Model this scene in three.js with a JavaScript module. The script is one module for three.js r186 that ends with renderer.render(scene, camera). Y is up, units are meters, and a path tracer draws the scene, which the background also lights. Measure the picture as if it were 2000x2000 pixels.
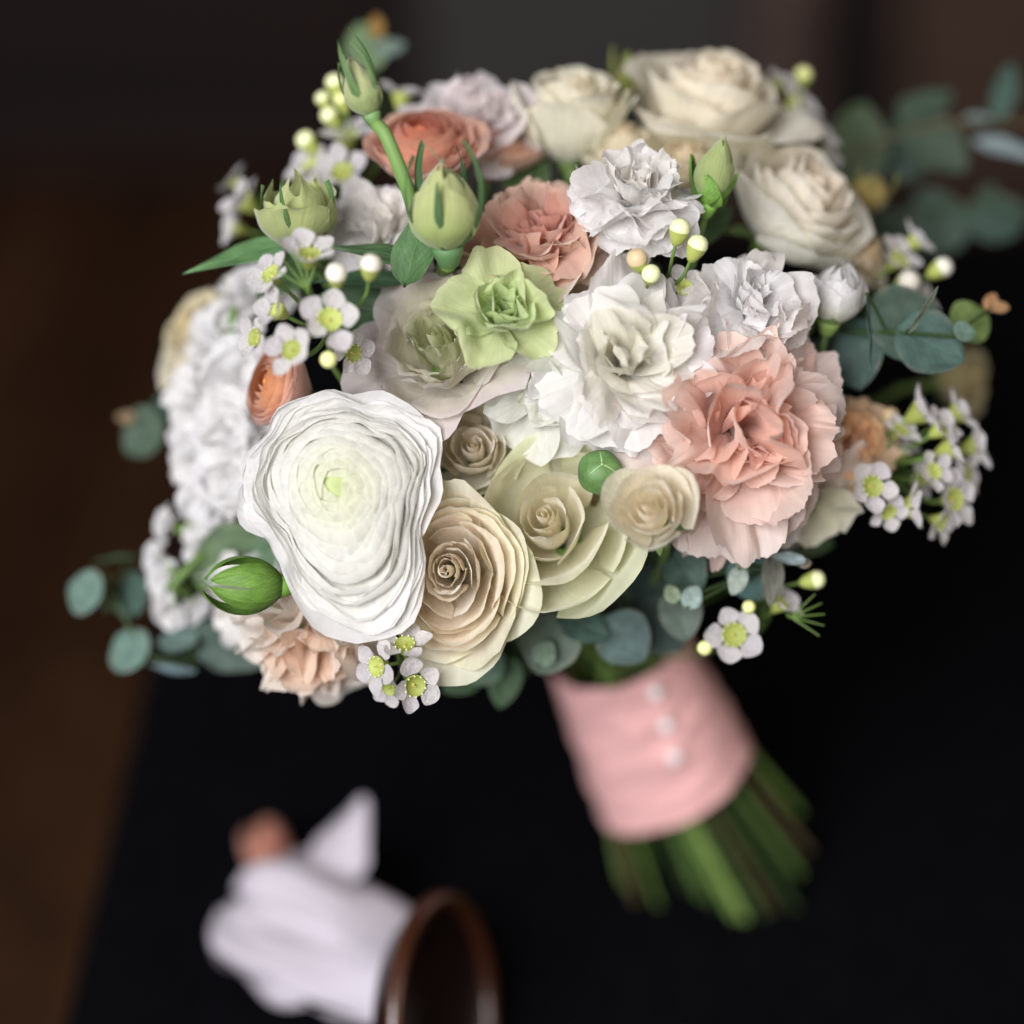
import * as THREE from 'three';
import { ImprovedNoise } from 'three/addons/math/ImprovedNoise.js';
import { mergeGeometries } from 'three/addons/utils/BufferGeometryUtils.js';
import { RoundedBoxGeometry } from 'three/addons/geometries/RoundedBoxGeometry.js';
import { RectAreaLightUniformsLib } from 'three/addons/lights/RectAreaLightUniformsLib.js';

// ---------- camera, light, exposure ----------
const scene = new THREE.Scene();
const FOV = 28, T = Math.tan(FOV * Math.PI / 360), D0 = 0.72, PITCH = 35 * Math.PI / 180;
const EYE = new THREE.Vector3(0, 0.634, 0.6);
const FWD = new THREE.Vector3(0, -Math.sin(PITCH), -Math.cos(PITCH));
const UPV = new THREE.Vector3(0, Math.cos(PITCH), -Math.sin(PITCH));
const camera = new THREE.PerspectiveCamera(FOV, 1, 0.02, 30);
camera.position.copy(EYE);
camera.lookAt(EYE.clone().add(FWD));
camera.focus = 0.635;
camera.userData.fStop = 2.1;
scene.background = new THREE.Color().setRGB(0.03, 0.03, 0.032);
RectAreaLightUniformsLib.init();
function areaLight(x, y, z, w, h, color, power, tx, ty, tz) {
  const l = new THREE.RectAreaLight(color, power, w, h);
  l.position.set(x, y, z); l.lookAt(tx, ty, tz); scene.add(l); return l;
}
areaLight(-0.7, 1.3, 1.4, 1.1, 1.2, 0xfcfbff, 11.8, 0, 0.25, 0).name = 'window_light';      // tall window behind the viewer
areaLight(1.6, 1.4, 0.7, 1.0, 1.0, 0xfff0e2, 2.0, 0, 0.25, 0).name = 'added_fill_light';     // weak warm fill added on the right, no real source there
const renderer = new THREE.WebGLRenderer({ antialias: true });
renderer.toneMapping = THREE.LinearToneMapping;
renderer.toneMappingExposure = 1.36;
renderer.shadowMap.enabled = true;

// ---------- helpers ----------
const V = (x, y, z) => new THREE.Vector3(x, y, z);
const lerp = (a, b, t) => a + (b - a) * t, clamp = (x, a = 0, b = 1) => Math.min(b, Math.max(a, x));
const sm = (a, b, x) => { const t = clamp((x - a) / (b - a)); return t * t * (3 - 2 * t); };
const noise = new ImprovedNoise();
const nz = (x, y, z) => noise.noise(x + 31.7, y + 17.3, z + 5.1);
function rng(seed) { let a = seed * 2654435761 >>> 0; return () => { a = (a + 0x6D2B79F5) | 0; let t = Math.imul(a ^ (a >>> 15), 1 | a); t = (t + Math.imul(t ^ (t >>> 7), 61 | t)) ^ t; return ((t ^ (t >>> 14)) >>> 0) / 4294967296; }; }
const C = (hex) => { const c = new THREE.Color(hex); return [c.r, c.g, c.b]; };
const mixc = (a, b, t) => [lerp(a[0], b[0], t), lerp(a[1], b[1], t), lerp(a[2], b[2], t)];
// a place in the room: sideways / upward offsets of the lens at a distance; z is metres in front of the bouquet's middle plane
function pt(px, py, z = 0) {
  const d = D0 - z;
  return EYE.clone().addScaledVector(FWD, d).add(V((px - 1000) / 1000 * T * d, 0, 0)).addScaledVector(UPV, (1000 - py) / 1000 * T * d);
}
const dir = (x, y, z) => V(x, 0, 0).addScaledVector(UPV, y).addScaledVector(FWD, -z).normalize();
const mm = (px, z = 0) => px / 1000 * T * (D0 - z);
const domeZ = (px, py) => 0.115 * Math.sqrt(Math.max(0.04, 1 - ((px - 990) / 740) ** 2 - ((py - 690) / 640) ** 2));
const used = {};
function numbered(n) { used[n] = (used[n] || 0) + 1; return used[n] === 1 ? n : n + '_' + String(used[n] - 1).padStart(3, '0'); }
function orient(o, normal, tip) {         // local +Y -> normal, local +X -> tip made square to it
  const y = normal.clone().normalize();
  let x = (tip ? tip.clone() : V(1, 0, 0.3)); x.addScaledVector(y, -x.dot(y));
  if (x.lengthSq() < 1e-6) x = V(0, 0, 1).addScaledVector(y, -y.z);
  x.normalize();
  const z = x.clone().cross(y);
  o.quaternion.setFromRotationMatrix(new THREE.Matrix4().makeBasis(x, y, z));
}
function thing(name, label, category, at, normal, tip, group) {
  const g = new THREE.Group(); g.name = numbered(name); g.position.copy(at);
  if (normal) orient(g, normal, tip);
  g.userData = { label, category }; if (group) g.userData.group = group;
  scene.add(g); g.updateMatrixWorld(true); return g;
}
function part(name, geo, mat, parent) {
  const m = new THREE.Mesh(geo, mat); m.name = name; m.castShadow = m.receiveShadow = true; parent.add(m); return m;
}
function sheet(nu, nv, f, col) {
  const P = [], U = [], K = [], I = [];
  for (let j = 0; j <= nv; j++) for (let i = 0; i <= nu; i++) {
    const u = -1 + 2 * i / nu, v = j / nv, p = f(u, v); P.push(p[0], p[1], p[2]); U.push(u * 0.5 + 0.5, v);
    if (col) { const c = col(u, v); K.push(c[0], c[1], c[2]); }
  }
  for (let j = 0; j < nv; j++) for (let i = 0; i < nu; i++) { const a = j * (nu + 1) + i, b = a + 1, c = a + nu + 1, d = c + 1; I.push(a, c, b, b, c, d); }
  const g = new THREE.BufferGeometry();
  g.setAttribute('position', new THREE.Float32BufferAttribute(P, 3)); g.setAttribute('uv', new THREE.Float32BufferAttribute(U, 2));
  if (col) g.setAttribute('color', new THREE.Float32BufferAttribute(K, 3));
  g.setIndex(I); g.computeVertexNormals(); return g;
}
function tube(points, r0, r1, seg = 16, rad = 7) {
  const cv = new THREE.CatmullRomCurve3(points, false, 'centripetal'), fr = cv.computeFrenetFrames(seg, false), P = [], U = [], I = [];
  for (let i = 0; i <= seg; i++) {
    const p = cv.getPointAt(i / seg), r = lerp(r0, r1, i / seg);
    for (let k = 0; k <= rad; k++) { const a = k / rad * Math.PI * 2, q = p.clone().addScaledVector(fr.normals[i], Math.cos(a) * r).addScaledVector(fr.binormals[i], Math.sin(a) * r); P.push(q.x, q.y, q.z); U.push(k / rad, i / seg * 4); }
  }
  for (let i = 0; i < seg; i++) for (let k = 0; k < rad; k++) { const a = i * (rad + 1) + k, b = a + 1, c = a + rad + 1, d = c + 1; I.push(a, b, c, b, d, c); }
  for (const [row, flip] of [[0, 1], [seg, 0]]) {               // end caps
    const p = cv.getPointAt(row / seg), n = P.length / 3; P.push(p.x, p.y, p.z); U.push(0.5, 0.5);
    for (let k = 0; k < rad; k++) { const a = row * (rad + 1) + k, b = a + 1; flip ? I.push(n, b, a) : I.push(n, a, b); }
  }
  const g = new THREE.BufferGeometry(); g.setAttribute('position', new THREE.Float32BufferAttribute(P, 3)); g.setAttribute('uv', new THREE.Float32BufferAttribute(U, 2)); g.setIndex(I); g.computeVertexNormals(); return g;
}
const lathe = (pts, n = 20) => new THREE.LatheGeometry(pts.map(([x, y]) => new THREE.Vector2(x, y)), n);

// ---------- procedural textures and materials ----------
function dataTex(w, h, f, srgb) {
  const d = new Uint8Array(w * h * 4);
  for (let y = 0; y < h; y++) for (let x = 0; x < w; x++) { const c = f(x / w, y / h), k = (y * w + x) * 4; for (let n = 0; n < 3; n++) d[k + n] = clamp(Array.isArray(c) ? c[n] : c) * 255; d[k + 3] = 255; }
  const t = new THREE.DataTexture(d, w, h); t.wrapS = t.wrapT = THREE.RepeatWrapping; t.magFilter = THREE.LinearFilter; t.minFilter = THREE.LinearMipmapLinearFilter; t.generateMipmaps = true;
  if (srgb) t.colorSpace = THREE.SRGBColorSpace; t.needsUpdate = true; return t;
}
const veinBump = dataTex(256, 256, (x, y) => { const f = (x - 0.5) / (0.25 + 0.75 * y); return 0.5 + 0.14 * nz(f * 22, y * 1.5, 1) + 0.05 * nz(f * 60, y * 3, 2) + 0.4 * nz(x * 4, y * 4, 3) + 0.15 * nz(x * 9, y * 9, 5); });
const petalTint = dataTex(256, 256, (x, y) => { const f = (x - 0.5) / (0.25 + 0.75 * y), a = 0.965 + 0.035 * nz(f * 22, y * 1.3, 8) + 0.03 * nz(x * 5, y * 5, 9); return [a, a * (0.995 + 0.01 * nz(x * 9, y * 9, 4)), a * 0.985]; }, true);
const leafBump = dataTex(256, 256, (x, y) => { const m = Math.abs(x - 0.5), rib = Math.exp(-m * m * 2500), side = Math.exp(-((((y * 9 - m * 7) % 1 + 1) % 1 - 0.5) ** 2) * 60); return 0.35 + 0.5 * rib + 0.14 * side + 0.12 * nz(x * 30, y * 30, 1); });
const leafTint = dataTex(256, 256, (x, y) => { const m = Math.abs(x - 0.5), rib = Math.exp(-m * m * 3500), a = 0.86 + 0.14 * nz(x * 6, y * 6, 5) + 0.1 * nz(x * 30, y * 30, 6) + 0.12 * rib; return [a, a, a * 0.98]; }, true);
const stemTint = dataTex(64, 256, (x, y) => { const a = 0.85 + 0.2 * nz(x * 5, y * 12, 3); return [a, a, a]; }, true);
const woodTint = dataTex(512, 512, (x, y) => { const a = 0.75 + 0.22 * nz(x * 4, y * 60, 1) + 0.12 * nz(x * 2 + 9, y * 14, 2); return [a, a * 0.97, a * 0.93]; }, true);
const clothTint = dataTex(512, 512, (x, y) => { const a = 0.75 + 0.15 * Math.sin(x * 512 * 0.8) * Math.sin(y * 512 * 0.8) + 0.2 * nz(x * 14, y * 14, 1); return [a, a, a]; }, true);
clothTint.repeat.set(6, 6); clothTint.needsUpdate = true;
const weaveBump = dataTex(256, 256, (x, y) => 0.5 + 0.25 * Math.sin(x * 256 * 0.9) + 0.25 * Math.sin(y * 256 * 0.9));
const petalMat = new THREE.MeshPhysicalMaterial({ color: 0xffffff, vertexColors: true, map: petalTint, roughness: 1, transmission: 0.54, thickness: 0, bumpMap: veinBump, bumpScale: 0.0005, clearcoat: 0.1, clearcoatRoughness: 0.5, side: THREE.DoubleSide });
const waxMat = new THREE.MeshPhysicalMaterial({ color: 0xffffff, vertexColors: true, roughness: 0.55, side: THREE.DoubleSide });
const leafMat = new THREE.MeshPhysicalMaterial({ color: 0xffffff, vertexColors: true, map: leafTint, roughness: 0.62, bumpMap: leafBump, bumpScale: 0.0004, side: THREE.DoubleSide });
const stemMats = ['#6b8a45', '#86a852', '#46602e', '#9dbd66', '#3c552a', '#665a3a'].map((c) => new THREE.MeshStandardMaterial({ color: c, map: stemTint, roughness: 0.6 }));
const solid = (c, r = 0.7, extra = {}) => new THREE.MeshPhysicalMaterial({ color: c, roughness: r, side: THREE.DoubleSide, ...extra });

// ---------- petal shapes (local flower frame: +Y is the way the bloom faces) ----------
// a patch of a cup that wraps the axis
function shellPetal(o) {
  const { th, w, P, curl = 0, side = 0, ruf = 0, round = 0.35, seed = 0, spiral = 0, nu = 12, nv = 12, sx = 1, sz = 1, point = 0, rf = 2.2 } = o;
  return sheet(nu, nv, (u, v) => {
    const au = Math.abs(u), ve = v * (1 - round * Math.pow(au, 2.4) + point * Math.exp(-u * u * 18) * v);
    const a = (1 - ve) * (1 - ve), b = 2 * ve * (1 - ve), c = ve * ve;
    let r = a * P[0][0] + b * P[1][0] + c * P[2][0], y = a * P[0][1] + b * P[1][1] + c * P[2][1];
    const k = clamp((ve - 0.66) / 0.34, 0, 1.2), s = Math.pow(au, 3) * sm(0.3, 0.9, v);
    r += curl * k * k + side * s + spiral * u; y -= curl * 0.75 * k * k * k;
    const ph = th + u * w * (0.5 + 0.5 * sm(0, 0.55, v));
    const n1 = nz(ph * rf, v * 2.2, seed), n2 = nz(ph * rf * 3, v * 3, seed + 7), g = 0.25 + 0.75 * ve;
    r += ruf * g * (n1 + 0.4 * n2) + (o.soft ?? 0) * g * nz(u * 1.3, v * 1.8, seed + 31); y += ruf * 0.8 * ve * (nz(ph * rf * 1.4 + 4, 1, seed) + 0.5 * nz(ph * rf * 4, 2, seed));
    return [r * Math.cos(ph) * sx, y, r * Math.sin(ph) * sz];
  }, o.col);
}
// a blade that leaves the axis and bends outward
function fanPetal(o) {
  const { th, e0, bend = 0, L, W, wp = (v) => 0.14 + 0.86 * Math.pow(v, 0.85), cup = 0, ruf = 0, rk = 6, ph = 0, teeth = 0, nt = 14, round = 0.12, fold = 0, br = 0, by = 0, seed = 0, nu = 20, nv = 9, roll = 0, twist = 0, point = 0 } = o;
  const ct = Math.cos(th), st = Math.sin(th), bd = Math.abs(bend) < 1e-3 ? 1e-3 : bend;
  return sheet(nu, nv, (u, v) => {
    const au = Math.abs(u);
    let vl = v * (1 - round * Math.pow(au, 2.2) + point * Math.exp(-u * u * 9) * v * v);
    if (o.lobe) vl += v * v * o.lobe * (nz(u * 1.6, seed, 21) + 0.5 * nz(u * 3.5, seed, 23));
    if (teeth) { const q = (u * nt * 0.5 + 40 + 0.6 * nz(u * 5, seed, 3)) % 1; vl += teeth * sm(0.75, 1, v) * (Math.abs(q - 0.5) * 2 - 0.5 + 0.9 * nz(u * 4, seed, 9)); }
    const a = e0 + bd * vl;
    let r = br + L * (Math.sin(a) - Math.sin(e0)) / bd, y = by + L * (Math.cos(e0) - Math.cos(a)) / bd;
    const wd = W * wp(clamp(v)), vr = Math.pow(v, 1.4);
    const wav = Math.sin(rk * u + ph + nz(v * 2, seed, 1) * 1.5);
    let nd = cup * wd * u * u + ruf * vr * (0.75 * wav + 0.8 * nz(u * 2.2, v * 2.2, seed) + 0.15 * nz(u * 6, v * 4, seed + 3));
    let t = wd * u * (1 - 0.35 * fold) + fold * W * 0.22 * vr * Math.cos(rk * u + ph);
    if (o.soft) nd += o.soft * L * (nz(u * 1.1 + 3, v * 2.3, seed + 11) * sm(0, 0.4, v) + 0.35 * sm(0.72, 1, v) * nz(u * 2.4, 4, seed + 15));
    if (roll) { const k = sm(0.6, 1.05, v); nd += -roll * L * k * k; }
    const tw = twist * v; nd += wd * u * Math.sin(tw); t *= Math.cos(tw);
    r += -Math.sin(a) * nd; y += Math.cos(a) * nd;
    return [r * ct - t * st, y, r * st + t * ct];
  }, o.col);
}

// ---------- stems: every bloom runs down through the tie and out to a cut end ----------
const TIE = pt(1205, 1275, -0.075), CUT = pt(1408, 1728, -0.165);
const HANDLE = CUT.clone().sub(TIE).normalize();
const HX = V(1, 0, 0).addScaledVector(HANDLE, -HANDLE.x).normalize(), HZ = HX.clone().cross(HANDLE);
let stemNo = 0;
function stemTo(g, from, r = 0.0022, full = true, mat) {
  const i = stemNo++, q = rng(900 + i), a = i * 2.39996, k = Math.sqrt((i * 0.7548777 + 0.13) % 1), t = TIE.clone().addScaledVector(HX, Math.cos(a) * k * 0.019).addScaledVector(HZ, Math.sin(a) * k * 0.019);
  const dn = V(0, 1, 0).applyQuaternion(g.quaternion).multiplyScalar(-1);
  const pts = [from.clone(), from.clone().addScaledVector(dn, 0.012), from.clone().addScaledVector(dn, 0.02).lerp(t, 0.55), t];
  if (full) {
    const c = CUT.clone().addScaledVector(HX, Math.cos(a + 0.5) * k * 0.044).addScaledVector(HZ, Math.sin(a + 0.5) * k * 0.044).addScaledVector(HANDLE, (q() - 0.75) * 0.03);
    c.y = Math.max(c.y, 0.004); pts.push(t.clone().lerp(c, 0.5), c);
  }
  return part('stem', tube(pts.map((p) => g.worldToLocal(p.clone())), r * 0.75, r * 0.85, full ? 26 : 16, 7), mat || stemMats[i % stemMats.length], g);
}

// ---------- blooms ----------
// common options: px, py, z (bloom centre), f (facing), R (radius in photo pixels), h (height of the face above the base, in R)
function place(o, name, category) {
  const z = o.z ?? domeZ(o.px, o.py), n = dir(...o.f), R = mm(o.R, z), at = pt(o.px, o.py, z).addScaledVector(n, -R * (o.h ?? 0.7));
  const a = (o.roll ?? 0) * Math.PI / 180;
  const g = thing(name, o.label, category, at, n, dir(Math.cos(a), Math.sin(a), 0.02), o.group);
  return { g, R, at };
}
const WORN = C('#cdb084');
function rose(o) {
  const { g, R, at } = place({ h: 0.95, ...o }, o.name || 'rose', 'rose'), q = rng(o.seed), n = o.n ?? 22, H = R * (o.H ?? 1.15), open = o.open ?? 0.6;
  const c0 = C(o.c[0]), c1 = C(o.c[1]), c2 = C(o.c[2]), ce = C(o.c[3] || o.c[2]);
  const r1 = R * (o.core ?? 0.2), turns = o.turns ?? 2.1;                        // the rolled heart
  part('rolled_heart', sheet(70, 8, (u, v) => {
    const s = (u + 1) / 2, ph = s * turns * 6.283, r = (r1 * 0.06 + r1 * 0.94 * s) * (0.9 + 0.2 * Math.sin(v * 2.6)) + R * ((o.heart ?? 0.02) * sm(0.6, 1, v) * (nz(ph * 0.9, v * 2, o.seed) + 0.3 * Math.sin(ph * 0.5 + 1)));
    const y = H * (0.35 + v * (0.63 + 0.05 * Math.sin(ph * 1.7) - 0.08 * s));
    return [r * Math.cos(ph), y, r * Math.sin(ph)];
  }, () => c0).translate((o.off?.[0] ?? 0) * R, 0, (o.off?.[1] ?? 0) * R), petalMat, g);
  for (let i = 0; i < n; i++) {
    const t = (i + 1) / n, rt = o.rad ? R * o.rad(t) : lerp(r1, R, Math.pow(t, o.pw ?? 1.1)) * (1 + 0.14 * (q() - 0.5)), th = i * 2.39996 + (q() - 0.5) * 0.9, y2 = H * (1 - open * 0.6 * t * t) * (0.92 + 0.14 * q());
    const base = mixc(mixc(c0, c1, sm(0, 0.55, t)), c2, sm(0.5, 1, t)), jit = 0.97 + 0.06 * q();
    const cu = R * (o.curl ?? 0.18) * (0.2 + t) * (0.4 + 1.2 * q()), seed = o.seed * 13 + i * 3.7, sh = (o.off || [0, 0]).map((x) => R * (x * (1 - t) + 0.05 * (q() - 0.5)));
    const geo = shellPetal({
      th, w: lerp(1.35, o.w ?? 0.85, t) * (0.88 + 0.24 * q()), seed, nu: 16, nv: 15, round: lerp(0.12, 0.36, t), sx: o.sx, sz: o.sz, point: (o.point ?? 0.05) * q(),
      P: [[R * (0.1 + 0.12 * t), 0], [rt * lerp(1.3, lerp(1.2, 0.78, open), t), H * lerp(0.5, 0.24, t)], [rt * lerp(0.74, 1, sm(0, 0.7, t)), y2]],
      curl: cu, side: cu * 0.9 * q(), ruf: R * (o.ruf ?? 0.035) * (0.5 + t), soft: R * 0.09 * t, spiral: R * 0.03,
      col: (u, v) => { const e = sm(0.82, 1, v + 0.16 * Math.abs(u) ** 3); const wear = 0.3 * sm(0.9, 1, v) * sm(0.12, 0.4, nz(u * 5, i * 3.1, seed)); return mixc(mixc(base, ce, e * (o.edge ?? 0.35) * t), WORN, wear).map((x) => x * jit); },
    });
    geo.translate(sh[0], 0, sh[1]); part('petal', geo, petalMat, g);
  }
  const cal = [[0.001, -R * 0.28], [R * 0.12, -R * 0.26], [R * 0.2, -R * 0.1], [R * 0.24, R * 0.04], [R * 0.12, R * 0.1]];
  part('calyx', lathe(cal, 12), stemMats[1], g);
  for (let k = 0; k < 5; k++) part('sepal', fanPetal({ th: k * 1.2566 + 0.3, e0: 0.7, bend: -1.5, L: R * 0.7, W: R * 0.16, wp: (v) => Math.pow(1 - v, 0.7) * (0.6 + v), br: R * 0.12, by: -R * 0.1, nu: 4, nv: 6, round: 0, seed: k, col: () => C('#7f9a5a') }), leafMat, g);
  stemTo(g, g.localToWorld(V(0, -R * 0.26, 0)), 0.0019);
  if (o.extra) o.extra(g, R, H, q);
  return g;
}
function ranunculus(o) {
  const { g, R } = place({ h: 0.62, ...o }, 'ranunculus', 'ranunculus'), q = rng(o.seed), n = o.n ?? 70, H = R * (o.H ?? 0.8), open = o.open ?? 0.7;
  const c0 = C(o.c[0]), c1 = C(o.c[1]), c2 = C(o.c[2]);
  const yd = (r) => H * (1 - (o.drop ?? 0.62) * Math.pow(r / R, 1.6) - 0.08 * Math.exp(-((r / R / 0.12) ** 2)));
  part('heart', lathe([[0.0001, H * 0.925], [R * 0.05, H * 0.915], [R * 0.12, H * 0.88], [R * 0.22, H * 0.78], [R * 0.26, H * 0.4]], 24), solid(o.hc || o.c[0], 0.9), g);
  for (let i = 0; i < n; i++) {
    const t = (i + 1) / n, th = i * 2.39996 + (q() - 0.5) * 0.9, rt = R * lerp(0.03, 1, Math.pow(t, o.pw ?? 0.85)) * (o.warp ? 1 + o.warp(th) * sm(0.15, 0.8, t) : 1), jit = 0.97 + 0.06 * q();
    const base = mixc(mixc(c0, c1, sm(0, 0.4, t)), c2, sm(0.45, 1, t)), op = open * sm(0.35, 1, t), y2 = yd(Math.min(rt, R * 0.97)) * (0.99 + 0.02 * q()) + H * 0.03 * t - Math.max(0, rt - R) * 0.3;
    const out = lerp(R * 0.42 * (1 - 0.5 * t), -R * 0.2, op);
    part('petal', shellPetal({
      th, w: lerp(1.2, (o.w ?? 0.72) * (o.warp ? 1 - 0.35 * clamp(o.warp(th)) : 1), t) * (0.85 + 0.3 * q()), seed: o.seed * 7 + i * 2.3, nu: 16, nv: 12, round: lerp(0.08, o.round ?? 0.3, t), sx: o.sx, sz: o.sz, rf: o.rf ?? 2.4, soft: R * 0.09 * t,
      P: [[R * 0.1, 0], [rt + out, y2 * lerp(0.82, 0.6, op)], [rt, y2]],
      curl: R * (o.curl ?? 0.02) * t * t, ruf: R * (o.ruf ?? 0.04) * (0.12 + t * t), spiral: R * 0.02, col: () => base.map((x) => x * jit),
    }).translate(R * 0.07 * t * (q() - 0.5), R * 0.03 * t * (q() - 0.5), R * 0.07 * t * (q() - 0.5)), petalMat, g);
    if (o.sweep) {
      const p = g.children[g.children.length - 1].geometry, A = p.attributes.position;
      for (let j = 0; j < A.count; j++) { const x = A.getX(j), z = A.getZ(j), r = Math.hypot(x, z) / R, k = 1 + o.sweep(Math.atan2(z, x), r); A.setXYZ(j, x * k, A.getY(j) - R * 0.2 * Math.max(0, r * k - 1) + R * 0.05 * r * nz(x / R * 2.4, z / R * 2.4, 3), z * k); }
      p.computeVertexNormals();
    }
  }
  if (o.extra) o.extra(g, R, H, q);
  stemTo(g, g.localToWorld(V(0, 0, 0)), 0.0021);
  return g;
}
function carnation(o) {
  const { g, R } = place({ h: 0.62, ...o }, o.name || 'carnation', 'carnation'), q = rng(o.seed), n = o.n ?? 46, c0 = C(o.c[0]), c1 = C(o.c[1]), c2 = C(o.c[2]);
  for (let i = 0; i < n; i++) {
    const t = (i + 0.5) / n, th = i * 2.39996 + (q() - 0.5) * 1.1, jit = 0.97 + 0.06 * q(), base = mixc(mixc(c0, c1, sm(0, 0.6, t)), c2, sm(0.55, 1, t));
    const e0 = lerp(1.5, o.low ?? 0.3, Math.pow(t, 0.8)) + (q() - 0.5) * 0.45, L = R * lerp(0.8, 1.02, t) * (0.82 + 0.32 * q());
    part('petal', fanPetal({
      th, e0, bend: -lerp(0.05, 0.8, t) + (q() - 0.5) * 0.8, L, W: R * (o.wf ?? 1.22) * lerp(0.25, 0.5, t) * (0.75 + 0.5 * q()), ruf: R * lerp(0.17, 0.1, t) * (o.ruf ?? 0.75) * (0.6 + 0.8 * q()), rk: 2.2 + q() * 3.2, ph: q() * 6.3,
      wp: (v) => 0.12 + 0.88 * Math.pow(Math.sin(Math.min(1, v) * 1.75), 0.8), teeth: 0.026 * (o.teeth ?? 1), nt: 20 + Math.floor(q() * 9), round: 0.22, lobe: 0.13, soft: 0.13, fold: lerp(0.7, 0.15, t), cup: (q() - 0.3) * 0.8, seed: o.seed * 11 + i * 1.9, nu: 36, nv: 13, br: R * 0.03, twist: (q() - 0.5) * 1.5, roll: (q() - 0.25) * 0.2,
      col: (u, v) => mixc(base, c2, (o.edge ?? 0.5) * sm(0.8, 1, v) * t).map((x) => x * jit),
    }), petalMat, g);
  }
  part('calyx', lathe([[0.001, -R * 0.42], [R * 0.1, -R * 0.4], [R * 0.15, -R * 0.15], [R * 0.17, R * 0.1], [R * 0.13, R * 0.2]], 12), stemMats[3], g);
  if (o.extra) o.extra(g, R, q);
  stemTo(g, g.localToWorld(V(0, -R * 0.4, 0)), 0.002);
  return g;
}
// open, loose bloom with a few broad petals
function lisianthus(o) {
  const { g, R } = place({ h: 0.5, ...o }, o.name || 'lisianthus', 'lisianthus'), q = rng(o.seed), c0 = C(o.c[0]), c1 = C(o.c[1]), c2 = C(o.c[2] || o.c[1]);
  o.rows.forEach(([cnt, e0, L, W, bend, cup], row) => {
    for (let k = 0; k < cnt; k++) {
      const th = (k + row * 0.5) / cnt * 6.283 + (q() - 0.5) * 0.35 + (o.spin ?? 0), tt = row / Math.max(1, o.rows.length - 1), base = mixc(c0, c1, tt), jit = 0.97 + 0.06 * q();
      part('petal', fanPetal({
        th, e0: e0 + (q() - 0.5) * 0.2, bend: bend + (q() - 0.5) * 0.25, L: R * L * (0.92 + 0.16 * q()), W: R * W * (0.9 + 0.2 * q()), cup: cup * (0.7 + 0.6 * q()), wp: (v) => 0.16 + 0.84 * Math.pow(Math.sin(Math.min(1, v * 0.86 + 0.04) * Math.PI * 0.62), 1.1),
        ruf: R * (o.ruf ?? 0.05), rk: 3 + q() * 2.5, ph: q() * 6, round: 0.24, lobe: 0.12, soft: 0.13, seed: o.seed * 5 + row * 17 + k * 2.1, nu: 18, nv: 13, br: R * 0.05, roll: (o.rollEdge ?? 0.05) * q(), teeth: o.teeth ?? 0,
        col: (u, v) => mixc(base, c2, (o.edge ?? 0.3) * sm(0.78, 1, v + 0.15 * Math.abs(u) ** 2)).map((x) => x * jit),
      }), petalMat, g);
    }
  });
  part('calyx', lathe([[0.001, -R * 0.2], [R * 0.1, -R * 0.15], [R * 0.14, 0], [R * 0.08, R * 0.08]], 12), stemMats[3], g);
  if (o.extra) o.extra(g, R, q);
  stemTo(g, g.localToWorld(V(0, -R * 0.15, 0)), 0.002);
  return g;
}
// egg-shaped bud with pointed sepals
function bud(o) {
  const { g, R } = place({ h: 0.9, ...o }, o.name || 'rose_bud', 'flower bud'), q = rng(o.seed), H = R * (o.H ?? 2), c1 = C(o.c[0]), c2 = C(o.c[1]), cs = C(o.c[2]);
  const np = o.np ?? 7;
  for (let i = 0; i < np; i++) {
    const t = (i + 1) / np, jit = 0.95 + 0.1 * q();
    part('petal', shellPetal({
      th: i * 2.39996, w: 1.25, seed: o.seed + i * 3, nu: 12, nv: 12, round: 0.2, point: (o.point ?? 0.12) * q(),
      P: [[R * 0.25, 0], [R * (o.belly ?? 1.75) * lerp(0.8, 1, t), H * 0.3], [R * lerp(0.06, o.mouth ?? 0.25, t), H * lerp(1, 0.86, t)]], curl: R * (o.curl ?? 0.06) * t, ruf: R * (o.ruf ?? 0.05), spiral: R * 0.05,
      col: (u, v) => mixc(c1, c2, sm(0.2, 0.95, v)).map((x) => x * jit),
    }), petalMat, g);
  }
  const ns = o.ns ?? 5;
  for (let k = 0; k < ns; k++) part('sepal', fanPetal({
    th: k / ns * 6.283 + (o.sth ?? 0.4) + (q() - 0.5) * 0.4, e0: o.se ?? 0.75, bend: (o.sb ?? 1.05) + (q() - 0.5) * 0.16, L: H * (o.sl ?? 1.2) * (0.8 + 0.4 * q()), W: R * (o.sw ?? 0.42), wp: (v) => Math.pow(Math.max(0, 1 - v), 0.75) * (0.75 + 0.9 * v) + 0.02,
    br: R * 0.3, by: -R * 0.05, cup: 0.35, ruf: R * 0.08, rk: 2, round: 0, seed: o.seed + k, nu: 6, nv: 14, col: () => cs,
  }), leafMat, g);
  part('calyx', lathe([[0.001, -R * 0.6], [R * 0.28, -R * 0.55], [R * 0.42, -R * 0.2], [R * 0.5, R * 0.05], [R * 0.3, R * 0.2]], 14), solid(o.c[2], 0.6), g);
  if (o.to) {
    const w = [g.localToWorld(V(0, -R * 0.5, 0)), ...o.to];
    part('stem', tube(w.map((p) => g.worldToLocal(p.clone())), o.sr ?? R * 0.2, (o.sr ?? R * 0.2) * 1.2, 22, 9), solid('#6f8f4c', 0.6), g);
  } else stemTo(g, g.localToWorld(V(0, -R * 0.5, 0)), 0.0018, o.full ?? true);
  return g;
}
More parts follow.
